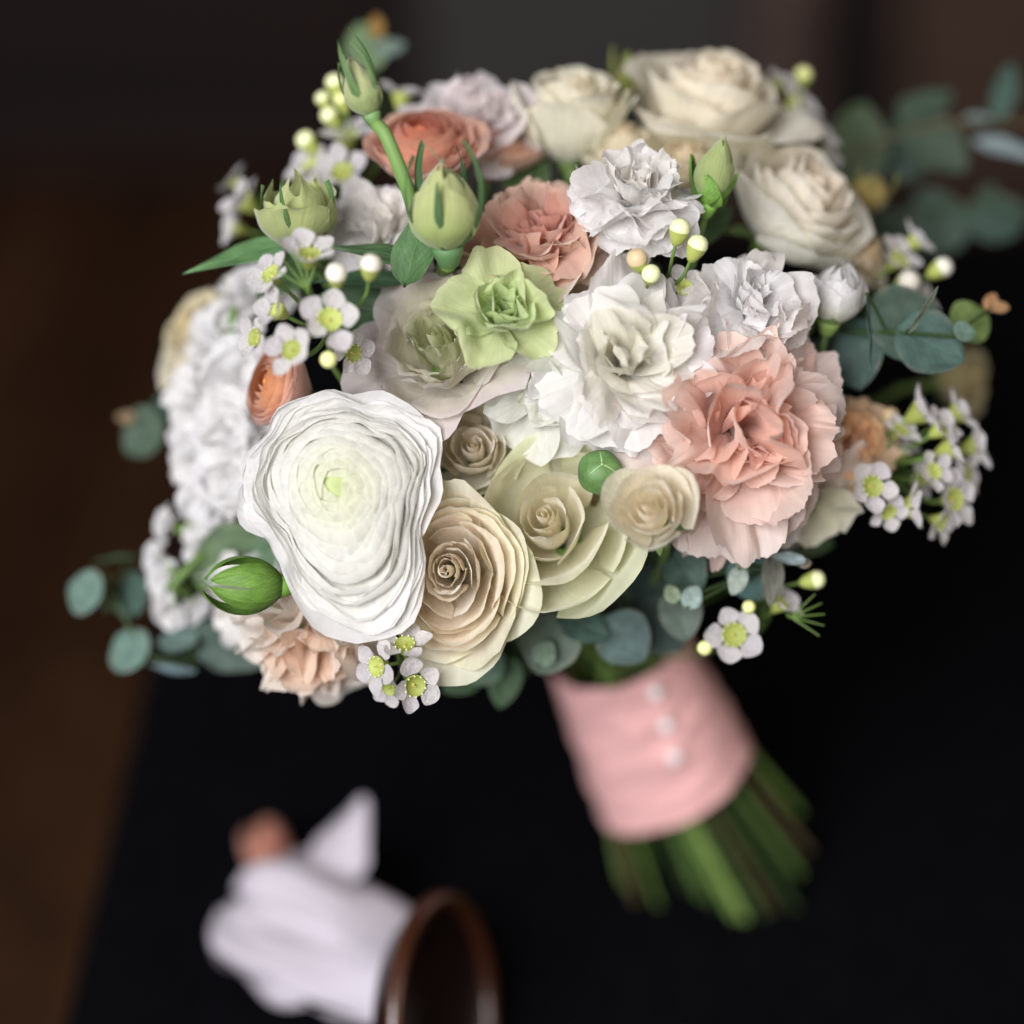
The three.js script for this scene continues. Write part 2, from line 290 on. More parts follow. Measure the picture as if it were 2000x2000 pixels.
// ---------- waxflower ----------
const waxPetalGeo = [0, 1, 2].map((s) => fanPetal({ th: 0, e0: 0.12, bend: 0.45, L: 0.62, W: 0.36, wp: (v) => 0.4 + 0.6 * Math.sin(Math.min(1, v * 0.95 + 0.05) * Math.PI * 0.62), cup: 0.35, ruf: 0.035, rk: 2, round: 0.42, seed: s * 4, nu: 10, nv: 9, br: 0.34, by: 0.06, col: () => C(['#eeeaec', '#e9e4e9', '#f1eeee'][s]) }));
const waxCupGeo = lathe([[0.001, -0.42], [0.12, -0.4], [0.22, -0.2], [0.33, 0.02], [0.38, 0.1], [0.35, 0.13], [0.3, 0.08], [0.18, -0.01], [0.001, -0.03]], 20);
const stamenGeo = mergeGeometries([...Array(10)].map((_, k) => { const a = k * 0.6283, g = new THREE.SphereGeometry(0.03, 6, 5); g.scale(1, 1.6, 1); g.translate(Math.cos(a) * 0.34, 0.17, Math.sin(a) * 0.34); return g; }));
const pistilGeo = lathe([[0.07, -0.03], [0.05, 0.02], [0.02, 0.06], [0.015, 0.18], [0.03, 0.2], [0.001, 0.22]], 8);
const waxCup = solid('#a3ad58', 0.6), waxCupDark = solid('#8f9848', 0.6), stamenMat = solid('#e4e4b8', 0.8), pistilMat = solid('#b9ad58', 0.7);
const waxBudGeo = lathe([[0.001, -0.75], [0.16, -0.72], [0.3, -0.5], [0.42, -0.2], [0.46, 0.02]], 16), waxBudCap = lathe([[0.46, 0.02], [0.47, 0.14], [0.4, 0.36], [0.24, 0.5], [0.001, 0.55]], 16);
const capMats = [solid('#dcd8c8', 0.6), solid('#dfe3b0', 0.5), solid('#cdb58d', 0.55), solid('#e2e59c', 0.5)];
const sprigStem = solid('#5f7a3a', 0.6);
function waxSprig(o) {       // o.b: [px, py, fx, fy, fz, R?]  o.buds: [px, py, fx, fy, fz, R, cap]
  const z0 = o.z ?? domeZ(o.node[0], o.node[1]), node = pt(o.node[0], o.node[1], o.node[2]), g = thing('waxflower_sprig', o.label, 'waxflower', node, null, null, 'waxflower sprigs among the roses'), q = rng(o.seed);
  const link = (w, dn, r) => { const m = node.clone().lerp(w, 0.55).addScaledVector(dn, -0.006); part('twig', tube([w, w.clone().addScaledVector(dn, -0.004), m, node].map((p) => g.worldToLocal(p.clone())), r, r * 1.3, 10, 6), sprigStem, g); };
  (o.b || []).forEach(([px, py, fx, fy, fz, Rp, dz], i) => {
    const z = (z0) + (dz ?? 0), R = mm(Rp ?? 62, z), n = dir(fx, fy, fz), b = new THREE.Group(); b.name = 'blossom'; g.add(b);
    b.position.copy(g.worldToLocal(pt(px, py, z).addScaledVector(n, -R * 0.1))); orient(b, n, dir(Math.cos(q() * 6), Math.sin(q() * 6), 0.1)); b.scale.setScalar(R);
    const sp = q() * 6, fold = q() * q() * 0.5;
    for (let k = 0; k < 5; k++) { const m = part('petal', waxPetalGeo[(k + i) % 3], petalMat, b); m.rotation.y = sp + k * 1.2566 + (q() - 0.5) * 0.22; m.rotation.z = fold + (q() - 0.5) * 0.35; m.rotation.x = (q() - 0.5) * 0.3; m.scale.set(0.9 + 0.2 * q(), 1, 0.85 + 0.3 * q()); }
    part('cup', waxCupGeo, i % 2 ? waxCup : waxCupDark, b); part('stamens', stamenGeo, stamenMat, b).userData.kind = 'stuff'; part('pistil', pistilGeo, pistilMat, b);
    link(pt(px, py, z).addScaledVector(n, -R * 0.5), n, R * 0.07);
  });
  (o.buds || []).forEach(([px, py, fx, fy, fz, Rp, cap, dz]) => {
    const z = z0 + (dz ?? 0), R = mm(Rp ?? 26, z) * 2, n = dir(fx, fy, fz), b = new THREE.Group(); b.name = 'bud'; g.add(b);
    b.position.copy(g.worldToLocal(pt(px, py, z))); orient(b, n); b.scale.setScalar(R);
    part('bud_base', waxBudGeo, waxCup, b); part('bud_cap', waxBudCap, capMats[cap ?? 0], b);
    link(pt(px, py, z).addScaledVector(n, -R * 0.7), n, R * 0.08);
  });
  for (const [px, py, a] of o.needles || []) for (let k = 0; k < 5; k++) {
    const w = pt(px, py, z0 - 0.004), d = dir(Math.cos(a + (k - 2) * 0.35), Math.sin(a + (k - 2) * 0.35), 0.3);
    part('needle_leaf', tube([node.clone().lerp(w, 0.85), w, w.clone().addScaledVector(d, 0.006), w.clone().addScaledVector(d, 0.011)].map((p) => g.worldToLocal(p.clone())), 0.0006, 0.0002, 6, 5), sprigStem, g);
  }
  stemTo(g, node, 0.0013, true, sprigStem);
  return g;
}
// ---------- leaves ----------
function leafGeo({ L, W, cup = 0.15, bend = 0.2, tip = 0.5, c, seed = 0, wave = 0.03 }) {   // from the origin along +X, normal +Y
  const b = C(c);
  return sheet(10, 14, (u, v) => {
    const w = W * Math.pow(Math.sin(Math.PI * Math.pow(v, 0.5 + 0.35 * (1 - tip))), 0.62 + 0.5 * tip) * (1 + 0.06 * nz(v * 4, u, seed));
    return [L * v * Math.cos(bend * v * 0.5), w * Math.abs(u) * cup - L * bend * v * v * 0.5 + wave * L * nz(v * 3, u * 1.5, seed + 2), u * w];
  }, (u, v) => { const k = 0.92 + 0.28 * nz(u * 2.2 + seed, v * 3.5, seed * 0.7), e = 0.4 * sm(0.85, 1, Math.abs(u)) * sm(-0.1, 0.35, nz(v * 5, seed, 3)), t = 0.12 * Math.sin(seed * 12.9); return mixc([b[0] * (1 + t), b[1], b[2] * (1 - t)], RUST, e).map((x) => x * k); });
}
const RUST = C('#8f7f6a');
function putLeaf(g, o) {      // [px, py] is the leaf's middle; a: screen angle of its tip in degrees
  const L = mm(o.L, o.z), a = o.a * Math.PI / 180, n = dir(...o.f), tip = dir(Math.cos(a), Math.sin(a), o.tz ?? 0);
  const m = part(o.name || 'leaf', leafGeo({ L, W: mm(o.W, o.z), c: o.c, seed: o.px * 0.37 + o.py, cup: o.cup, bend: o.bend, tip: o.tip ?? 0.1 }), leafMat, g);
  const h = new THREE.Group(); orient(h, n, tip);
  const x = V(1, 0, 0).applyQuaternion(h.quaternion);
  const base = pt(o.px, o.py, o.z).addScaledVector(x, -L / 2);
  const M = new THREE.Matrix4().compose(base, h.quaternion, V(1, 1, 1)).premultiply(g.matrixWorld.clone().invert());
  M.decompose(m.position, m.quaternion, m.scale);
  return base;
}
function leafSprig(o) {      // o.stem: [[px,py,z]...]  o.leaves: [px, py, L, W, a, fx, fy, fz, c, dz]
  const sp = o.stem.map((p) => pt(...p)), g = thing(o.name || 'eucalyptus_sprig', o.label, o.category || 'eucalyptus', sp[0], null, null, o.group ?? 'eucalyptus sprigs round the bouquet');
  part('stem', tube(sp.map((p) => g.worldToLocal(p.clone())), 0.0011, 0.0007, 18, 6), stemMats[o.sm ?? 4], g);
  const cv = new THREE.CatmullRomCurve3(sp), near = cv.getPoints(40);
  for (const [px, py, L, W, a, fx, fy, fz, c, dz, tz, tip] of o.leaves) {
    const z = o.z + (dz ?? 0), base = putLeaf(g, { px, py, L, W, a, z, f: [fx, fy, fz], c: c || '#7d9a8e', tz, tip, cup: 0.12, bend: 0.12 });
    const k = near.reduce((m, p) => (p.distanceTo(base) < m.distanceTo(base) ? p : m));
    if (k.distanceTo(base) > 0.0015) part('leaf_stalk', tube([k, k.clone().lerp(base, 0.5).add(V(0, 0.001, 0)), base].map((p) => g.worldToLocal(p.clone())), 0.0006, 0.0005, 6, 5), stemMats[4], g);
  }
  return g;
}

// ================= the setting =================
function structure(name, geo, mat, at) { const m = part(name, geo, mat, scene); m.userData.kind = 'structure'; if (at) m.position.set(...at); return m; }
const floorWood = new THREE.MeshPhysicalMaterial({ color: '#4a3020', map: woodTint, roughness: 0.5 });
const floor = new THREE.Group(); floor.name = 'floor'; floor.userData.kind = 'structure'; scene.add(floor);
{ const geo = new THREE.BoxGeometry(0.138, 0.02, 5.2); const mats = ['#5f4029', '#553823', '#694630', '#4d3220'].map((c) => new THREE.MeshPhysicalMaterial({ color: c, map: woodTint, roughness: 0.45 }));
  for (let i = 0; i < 30; i++) part('plank', geo, mats[(i * 7) % 4], floor).position.set(-2.1 + i * 0.14, -0.76, -0.7); }
const wallMat = { brown: solid('#2b150f', 0.8, { map: woodTint }), grey: solid('#484644', 0.9), taupe: solid('#86706a', 0.85, { map: woodTint }), rust: solid('#755c50', 0.85, { map: woodTint }), black: solid('#14100f', 0.8) };
structure('wall', new THREE.BoxGeometry(6, 2.6, 0.1), wallMat.brown, [0, 0.55, -2.35]);
{ // light panels standing against the wall behind the table
  const p = thing('wall_panel', 'charcoal grey upright panel standing behind the table', 'panel', V(0.1, -0.75, -2.2)); part('board', new RoundedBoxGeometry(0.46, 1.6, 0.05, 2, 0.01), wallMat.grey, p).position.y = 0.8;
  const p2 = thing('wall_panel', 'taupe brown upright panel between the grey panel and the dark post', 'panel', V(0.39, -0.75, -2.2)); part('board', new RoundedBoxGeometry(0.1, 1.6, 0.05, 2, 0.01), wallMat.taupe, p2).position.y = 0.8;
  const p3 = thing('wall_panel', 'wide rusty brown upright panel beside the dark post', 'panel', V(0.86, -0.75, -2.2)); part('board', new RoundedBoxGeometry(0.72, 1.6, 0.05, 2, 0.01), wallMat.rust, p3).position.y = 0.8;
  const s = thing('post', 'slanting black post between two brown panels', 'post', V(0.53, -0.75, -2.1)); const b = part('shaft', new RoundedBoxGeometry(0.055, 1.7, 0.05, 2, 0.01), wallMat.black, s); b.position.y = 0.84; s.rotation.z = 0.12;
  part('foot', new RoundedBoxGeometry(0.14, 0.03, 0.09, 2, 0.008), wallMat.black, s).position.y = 0.01;
}
{ const t = thing('table', 'black cloth covered table under the bouquet', 'table', V(0.33, -0.75, 0.02));
  const top = new THREE.MeshPhysicalMaterial({ color: '#07070c', map: clothTint, roughness: 0.95, bumpMap: weaveBump, bumpScale: 0.0003, specularIntensity: 0.15 });
  part('tabletop', new RoundedBoxGeometry(1.02, 0.045, 1.32, 4, 0.012), top, t).position.y = 0.7275;
  for (const [x, z] of [[-0.45, -0.6], [0.45, -0.6], [-0.45, 0.6], [0.45, 0.6]]) part('leg', new RoundedBoxGeometry(0.05, 0.71, 0.05, 2, 0.006), wallMat.black, t).position.set(x, 0.352, z);
}

// ================= the bouquet =================
const CREAM = ['#ecd2aa', '#ead9b4', '#dfe0bd', '#dbe2b4'];
rose({ name: 'rose', label: 'large peach hearted garden rose with ruffled green cream edges beside the white ranunculus', px: 892, py: 1132, f: [-0.06, 0.0, 1], R: 150, H: 1.15, n: 30, seed: 3, c: ['#fdf5e4', '#fdf1dd', '#f8f5e2', '#ecf2d2'], open: 0.42, curl: 0.15, ruf: 0.055, sx: 0.9, sz: 1.17, core: 0.15, off: [-0.14, -0.12], heart: 0.06, rad: (t) => (t < 0.3 ? lerp(0.15, 0.36, t / 0.3) : lerp(0.47, 1, Math.pow((t - 0.3) / 0.7, 0.75))), roll: 0, z: 0.086, group: 'cream roses', edge: 0.6 });
rose({ name: 'rose', label: 'half open cream rosebud with two broad green tinted outer petals', px: 1088, py: 1032, f: [-0.12, 0.2, 0.95], R: 150, H: 1.3, n: 14, seed: 11, c: ['#fbf4de', '#f9f3da', '#f0f4d2', '#e1ebb9'], open: 0.2, curl: 0.13, ruf: 0.025, core: 0.13, off: [-0.22, -0.06], rad: (t) => (t < 0.68 ? lerp(0.13, 0.66, Math.pow(t / 0.68, 1.3)) : lerp(0.86, 1.08, (t - 0.68) / 0.32)), z: 0.078, group: 'cream roses', pw: 1.25, sx: 0.95, sz: 1.1, roll: -30, w: 1.0 });
rose({ name: 'spray_rose', label: 'small tan cream spray rose tucked under the white lisianthus petals', px: 925, py: 870, f: [-0.05, 0.2, 1], R: 104, H: 1.2, n: 16, seed: 21, c: ['#faf1de', '#faf2de', '#f6f5e0', '#eef3d2'], open: 0.35, curl: 0.13, ruf: 0.05, core: 0.16, z: 0.07, group: 'spray roses' });
rose({ name: 'spray_rose', label: 'small tight buff spray rose below the green berry', px: 1268, py: 990, f: [-0.25, 0.3, 0.9], R: 94, H: 1.35, n: 14, seed: 33, c: ['#faf1d8', '#faf2dc', '#f8f5e4', '#f4f6e5'], open: 0.25, curl: 0.11, ruf: 0.04, core: 0.18, z: 0.104, group: 'spray roses' });
rose({ label: 'big cream rose seen from its side above the white carnations', px: 1575, py: 385, f: [0.52, 0.62, 0.58], R: 158, H: 1.15, n: 26, seed: 42, c: ['#faf0de', '#faf5e8', '#f7f8ee', '#f8f6ec'], open: 0.5, curl: 0.13, ruf: 0.05, z: 0.03, h: 0.75, group: 'cream roses' });
rose({ label: 'wide cream rose at the top rim beside the small wax blossoms', px: 1395, py: 172, f: [0.22, 0.8, 0.5], R: 176, H: 1.15, n: 24, seed: 55, c: ['#faf0da', '#f9f3e1', '#f6f4e2', '#f8f3e6'], open: 0.6, curl: 0.14, ruf: 0.05, z: 0.015, h: 0.8, group: 'cream roses' });
rose({ label: 'cream rosebud standing at the top rim between pink carnation and wide rose', px: 1122, py: 190, f: [0.05, 0.85, 0.5], R: 116, H: 1.5, n: 18, seed: 63, c: ['#f9f1da', '#f8f4e0', '#f5f5e2', '#f6f4e4'], open: 0.2, curl: 0.12, ruf: 0.04, z: 0.025, h: 1.1, group: 'cream roses' });
rose({ name: 'spray_rose', label: 'small peach cream spray rose behind the big side rose', px: 1705, py: 490, f: [0.75, 0.35, 0.5], R: 80, H: 1.1, n: 16, seed: 71, c: ['#f2d8aa', '#f0e0c4', '#efe8d6', '#efe6d6'], open: 0.6, curl: 0.12, ruf: 0.05, z: 0.02, group: 'spray roses' });
rose({ name: 'spray_rose', label: 'pale yellow spray rose behind the white stock spike', px: 345, py: 615, f: [-0.65, 0.5, 0.55], R: 108, H: 0.9, n: 12, seed: 77, c: ['#eadcb0', '#eee4be', '#f0e8cc', '#f0e8d2'], open: 0.9, curl: 0.2, ruf: 0.08, z: 0.0, group: 'spray roses' });
rose({ name: 'spray_rose', label: 'muted yellow spray rose behind the eucalyptus leaves beyond the wax blossoms', px: 1900, py: 735, f: [0.6, 0.1, 0.4], R: 75, H: 1.3, n: 9, seed: 79, c: ['#d8c890', '#d8cc98', '#d2c898', '#d8d0a8'], open: 0.5, curl: 0.15, ruf: 0.06, z: -0.03, group: 'spray roses' });
rose({ name: 'spray_rose', label: 'small cream spray rose tucked behind the crown white carnation', px: 1215, py: 270, f: [0.05, 0.85, 0.5], R: 92, H: 1.3, n: 16, seed: 91, c: ['#f4e6c8', '#f4ebd2', '#f0eed6', '#f2eddb'], open: 0.5, curl: 0.14, ruf: 0.05, z: 0.025, group: 'spray roses' });
rose({ name: 'spray_rose', label: 'small cream spray rose under the wide top rose', px: 1345, py: 300, f: [0.1, 0.8, 0.5], R: 90, H: 1.2, n: 16, seed: 93, c: ['#f4e6c8', '#f4ebd2', '#f0eed6', '#f2eddb'], open: 0.6, curl: 0.16, ruf: 0.06, z: 0.03, group: 'spray roses' });
// faded lilac rose with a green heart
rose({ label: 'ruffled faded lilac rose with a green heart', px: 850, py: 655, f: [-0.22, 0.42, 0.9], R: 172, H: 0.8, n: 20, seed: 84, c: ['#cfd4a0', '#e0dcc2', '#eae1de', '#e6d8e2'], open: 0.7, curl: 0.16, ruf: 0.11, core: 0.12, z: 0.082, h: 0.65, edge: 0.7, point: 0.16, group: 'cream roses' });
lisianthus({ label: 'lime green half open lisianthus between the lilac rose and white carnation', px: 985, py: 590, f: [0.05, 0.38, 0.92], R: 128, seed: 9, c: ['#c6de92', '#d8e5aa', '#e8ecc2'], z: 0.096, ruf: 0.1, h: 0.75,
  rows: [[4, 1.3, 0.6, 0.22, 0.3, 1.0], [4, 1.15, 0.85, 0.3, 0.35, 0.9], [5, 1.0, 1.05, 0.4, 0.1, 0.7], [5, 0.6, 1.12, 0.5, -0.4, 0.4]], group: 'lisianthus blooms' });
lisianthus({ label: 'broad smooth white lisianthus petals below the large white carnation', px: 1065, py: 792, f: [-0.15, -0.5, 0.85], R: 140, seed: 14, c: ['#eff2e6', '#f6f7f4', '#f8f8f8'], z: 0.082, ruf: 0.07, rows: [[5, 1.42, 0.6, 0.4, -0.2, 0.7], [4, 0.8, 0.95, 0.6, -0.6, 0.5], [5, 0.25, 1.05, 0.6, -0.5, 0.2]], group: 'lisianthus blooms' });
lisianthus({ label: 'pale lisianthus with tongue shaped petals hanging under the large peach carnation', px: 1600, py: 985, f: [0.3, -0.5, 0.65], R: 122, seed: 18, c: ['#ecebcc', '#f3e6db', '#f5efed'], z: 0.05, ruf: 0.06, h: 0.3, rows: [[3, 1.0, 0.8, 0.4, -0.4, 0.4], [5, 0.4, 1.1, 0.45, -0.6, 0.3]], group: 'lisianthus blooms' });

// ranunculus
const bump = (a, c, w) => { const d = Math.atan2(Math.sin(a - c), Math.cos(a - c)); return Math.exp(-((d / w) ** 2)); };
ranunculus({ label: 'huge white ranunculus with drooping silky outer petals', px: 655, py: 950, f: [0.0, 0.06, 1], R: 196, seed: 4, n: 92, c: ['#f3f5e0', '#f7f7f2', '#f8f8f8'], z: 0.1, H: 0.62, open: 0.5, ruf: 0.07, hc: '#aab57e', drop: 0.55, pw: 0.78, w: 0.78, rf: 1.6, round: 0.34,
  sweep: (a, k) => (0.66 * bump(a, 1.33, 0.6) + 0.14 * bump(a, -0.45, 0.5) - 0.12 * bump(a, 2.35, 0.4) - 0.04 * bump(a, 0.45, 0.35)) * sm(0.12, 0.95, k) + 0.024 * Math.sin(a * 5 + k * 5) * sm(0.2, 0.9, k) + 0.02 * Math.sin(a * 11 + k * 14) * sm(0.35, 0.9, k), group: 'ranunculus blooms' });
ranunculus({ label: 'coral ranunculus cup standing by the slender rosebud stem', px: 822, py: 268, f: [-0.1, 0.72, 0.65], R: 118, seed: 6, n: 22, c: ['#e58a66', '#eba98a', '#f0c2ac'], z: 0.05, H: 1.2, open: 0.35, ruf: 0.12, drop: 0.35, curl: 0.1, h: 0.9, w: 0.9, group: 'ranunculus blooms' });
ranunculus({ label: 'tan peach ranunculus behind the coral one', px: 965, py: 268, f: [0.15, 0.8, 0.4], R: 108, seed: 8, n: 30, c: ['#dd946e', '#e6b394', '#ebc8b0'], z: 0.02, H: 1.1, open: 0.3, ruf: 0.06, drop: 0.3, h: 0.8, group: 'ranunculus blooms' });
ranunculus({ label: 'orange ranunculus cup turned aside below the wax blossoms', px: 545, py: 752, f: [-0.7, 0.22, 0.5], R: 88, seed: 12, n: 30, c: ['#dd9050', '#e8a674', '#f0c6b6'], z: 0.066, H: 1.3, open: 0.05, ruf: 0.03, drop: 0.25, h: 0.8, w: 0.95, group: 'ranunculus blooms' });

// carnations
const WHITE = ['#f7f5f0', '#f8f6f6', '#f8f7f8'], PEACH = ['#f7cdba', '#f9dfd4', '#fbf1ed'];
carnation({ label: 'white carnation with jagged petals at the crown next to the green bud', px: 1250, py: 345, f: [0.1, 0.66, 0.72], R: 135, seed: 2, c: WHITE, z: 0.085, n: 38, group: 'white carnations' });
carnation({ label: 'large open white carnation beside the lime green lisianthus', px: 1222, py: 690, f: [0.03, 0.1, 1], R: 186, seed: 5, c: ['#f6f4e6', '#f8f7f6', '#f8f6f8'], z: 0.1, n: 34, ruf: 0.6, wf: 1.4, teeth: 0.7, low: 0.12, group: 'white carnations' });
carnation({ label: 'white carnation with curled petals above the large peach carnation', px: 1470, py: 568, f: [0.12, 0.45, 0.88], R: 138, seed: 7, c: ['#f7f6f7', '#f7f6f7', '#f2ece8'], z: 0.082, n: 40, group: 'white carnations' });
carnation({ label: 'very large peach pink carnation with folded salmon centre', px: 1455, py: 832, f: [0.1, 0.02, 1], R: 244, seed: 10, c: PEACH, z: 0.088, n: 56, ruf: 0.75, wf: 1.15, low: 0.08, edge: 0.6, h: 0.5, group: 'peach carnations',
  extra: (g, R, q) => [[1.95, 1.08, 0.24], [1.72, 1.12, 0.26], [1.45, 0.98, 0.34], [1.05, 1.0, 0.4], [0.55, 0.98, 0.42], [-0.05, 0.98, 0.4], [-0.6, 1.05, 0.36], [-1.0, 1.0, 0.34], [2.8, 0.95, 0.34]].forEach(([th, L, W], k) => part('petal', fanPetal({ th, e0: 0.12, bend: -0.45 - 0.2 * q(), L: R * L, W: R * W, wp: (v) => 0.3 + 0.7 * Math.sin(Math.min(1, v * 0.9 + 0.05) * 2), ruf: R * 0.05, rk: 3, ph: k, round: 0.2, lobe: 0.15, soft: 0.16, teeth: 0.02, nt: 16, seed: 60 + k * 2.3, nu: 30, nv: 14, cup: 0.25, col: () => C(['#f8e4de', '#f6d8ce', '#f8ebe8'][k % 3]) }), petalMat, g)) });
carnation({ label: 'tan peach carnation behind the crown white carnation', px: 1055, py: 440, f: [-0.05, 0.6, 0.75], R: 165, wf: 1.4, seed: 13, c: ['#e8ac98', '#eecab6', '#f1ddcd'], z: 0.07, n: 38, group: 'peach carnations' });
carnation({ label: 'soft white carnation behind the plump rosebud', px: 738, py: 420, f: [-0.2, 0.6, 0.75], R: 118, seed: 15, c: WHITE, z: 0.055, n: 38, group: 'white carnations' });
carnation({ label: 'blush white carnation at the top rim above the coral ranunculus', px: 935, py: 190, f: [-0.02, 0.8, 0.5], R: 132, seed: 17, c: ['#f5eaea', '#f6eef0', '#f7f1f2'], z: 0.025, n: 36, teeth: 0.5, group: 'white carnations' });
carnation({ label: 'ivory and apricot carnation hanging below the white ranunculus', px: 600, py: 1290, f: [-0.02, -0.72, 0.68], R: 165, seed: 19, c: ['#f8dec8', '#f9eee2', '#f9f7f0'], z: 0.062, n: 40, ruf: 0.9, group: 'peach carnations' });
carnation({ label: 'small apricot carnation peeking out behind the large peach carnation', px: 1688, py: 866, f: [0.45, 0.0, 0.85], R: 98, seed: 23, c: ['#f0bf86', '#f4cd9e', '#f6dab8'], z: 0.048, n: 34, teeth: 0.3, group: 'peach carnations' });
carnation({ label: 'white carnation hanging behind the pointed green bud', px: 462, py: 1190, f: [-0.45, -0.35, 0.7], R: 108, seed: 29, c: WHITE, z: 0.03, n: 36, teeth: 0.5, group: 'white carnations' });

// buds
const B2N = pt(800, 470, 0.07);
bud({ label: 'slender green rosebud on a long bare stem rising above the bouquet', px: 708, py: 178, f: [-0.36, 0.9, 0.2], R: 38, H: 3.2, seed: 1, c: ['#b7c982', '#dbe0ac', '#6d8f55'], z: 0.098, h: 1.3, sl: 1.3, se: 0.85, sb: 1.3, sw: 0.3, ns: 5, belly: 1.75, mouth: 0.14, to: [pt(748, 255, 0.098), pt(785, 340, 0.095), pt(806, 400, 0.088), pt(820, 480, 0.07)], sr: 0.0021, group: 'rosebuds' });
bud({ label: 'plump lime green rosebud with thin curved sepals', px: 870, py: 420, f: [-0.05, 0.85, 0.45], R: 68, H: 2.5, seed: 5, c: ['#b9cd76', '#d9e0a0', '#55794a'], z: 0.098, h: 1.0, sl: 1.3, se: 0.62, sb: 1.55, sw: 0.2, ns: 5, belly: 1.7, mouth: 0.42, point: 0.3, curl: 0.14, to: [pt(868, 520, 0.07), pt(880, 600, 0.03)], sr: 0.0026, group: 'rosebuds' });
bud({ label: 'frilled lime bud opening over the broad green leaf', px: 585, py: 420, f: [-0.1, 0.9, 0.35], R: 66, H: 2.0, seed: 8, c: ['#b8c778', '#d0da96', '#5d8248'], z: 0.07, h: 1.0, sl: 1.3, se: 0.5, sb: 1.5, sw: 0.18, ns: 5, belly: 1.55, mouth: 1.05, curl: 0.3, point: 0.3, ruf: 0.12, to: [pt(620, 520, 0.05), pt(680, 600, 0.02)], sr: 0.0022, group: 'rosebuds' });
bud({ label: 'green bud wedged between the crown carnation and the side rose', px: 1395, py: 345, f: [0.2, 0.9, 0.35], R: 44, H: 3.1, seed: 9, c: ['#a9c070', '#c4d28c', '#79a647'], z: 0.072, h: 1.3, sl: 0.65, se: 0.7, sb: 0.9, sw: 0.95, ns: 4, belly: 1.5, mouth: 0.35, group: 'rosebuds' });
bud({ label: 'glossy green pointed bud beneath the white ranunculus', name: 'flower_bud', px: 500, py: 1143, f: [-0.95, 0.05, 0.4], R: 50, H: 2.8, seed: 12, c: ['#e3e8cf', '#e8ecd8', '#6f9a3c'], z: 0.085, h: 1.0, sl: 1.15, se: 0.52, sb: 2.12, sw: 0.72, ns: 5, sth: 0.9, belly: 1.55, mouth: 0.1, group: 'rosebuds' });
bud({ label: 'white carnation bud just opening above the round eucalyptus leaves', name: 'carnation_bud', px: 1632, py: 580, f: [0.15, 0.85, 0.45], R: 48, H: 2.3, seed: 16, c: ['#e9ebd8', '#f0eff0', '#7c9650'], z: 0.06, h: 1.1, sl: 0.4, se: 0.4, sb: 1.0, sw: 0.5, ns: 5, belly: 1.6, mouth: 0.95, curl: 0.2, point: 0.25, ruf: 0.14, np: 11, group: 'rosebuds' });
bud({ label: 'ochre bud behind the big side rose', name: 'flower_bud', px: 1695, py: 385, f: [0.3, 0.85, 0.2], R: 34, H: 2.3, seed: 18, c: ['#a08a3c', '#b9a455', '#7d7a34'], z: -0.005, h: 1, mouth: 0.8, curl: 0.15, ruf: 0.1, group: 'rosebuds' });
bud({ label: 'olive bud peeking over the top rim between two cream roses', name: 'flower_bud', px: 1228, py: 160, f: [0.05, 0.95, 0.2], R: 28, H: 3, seed: 20, c: ['#a8a54e', '#b9b768', '#87913f'], z: 0.0, h: 1.3, group: 'rosebuds' });
{ // smooth green seed head
  const o = { label: 'smooth round green berry above the tight spray rose', px: 1174, py: 915, f: [0.05, 0.35, 0.95], R: 46, z: 0.088, h: 0.55 }, { g, R } = place(o, 'green_berry', 'berry');
  part('berry_skin', sheet(40, 22, (u, v) => { const a = u * Math.PI, p = v * Math.PI, r = R * (1 - 0.05 * Math.pow(Math.sin(a * 2.5), 2) * Math.sin(p)); return [r * Math.sin(p) * Math.cos(a), R * 0.95 * Math.cos(p) + R * 0.1, r * Math.sin(p) * Math.sin(a)]; }, () => C('#628a4c')), new THREE.MeshPhysicalMaterial({ color: 0xffffff, vertexColors: true, roughness: 0.52, map: leafTint }), g);
  for (let k = 0; k < 3; k++) part('seam', tube([0, 1, 2, 3].map((i) => { const p = 0.1 + i * 0.2, a = k * 2.1 + 0.4; return V(R * 1.005 * Math.sin(p) * Math.cos(a), R * 0.955 * Math.cos(p) + R * 0.1, R * 1.005 * Math.sin(p) * Math.sin(a)); }), R * 0.025, R * 0.012, 8, 5), solid('#a9c98a', 0.5), g);
  part('tip', lathe([[R * 0.06, R * 1.02], [R * 0.05, R * 1.08], [0.0001, R * 1.12]], 10), solid('#c9d59a', 0.5), g);
  stemTo(g, g.localToWorld(V(0, -R * 0.8, 0)), 0.0018);
}

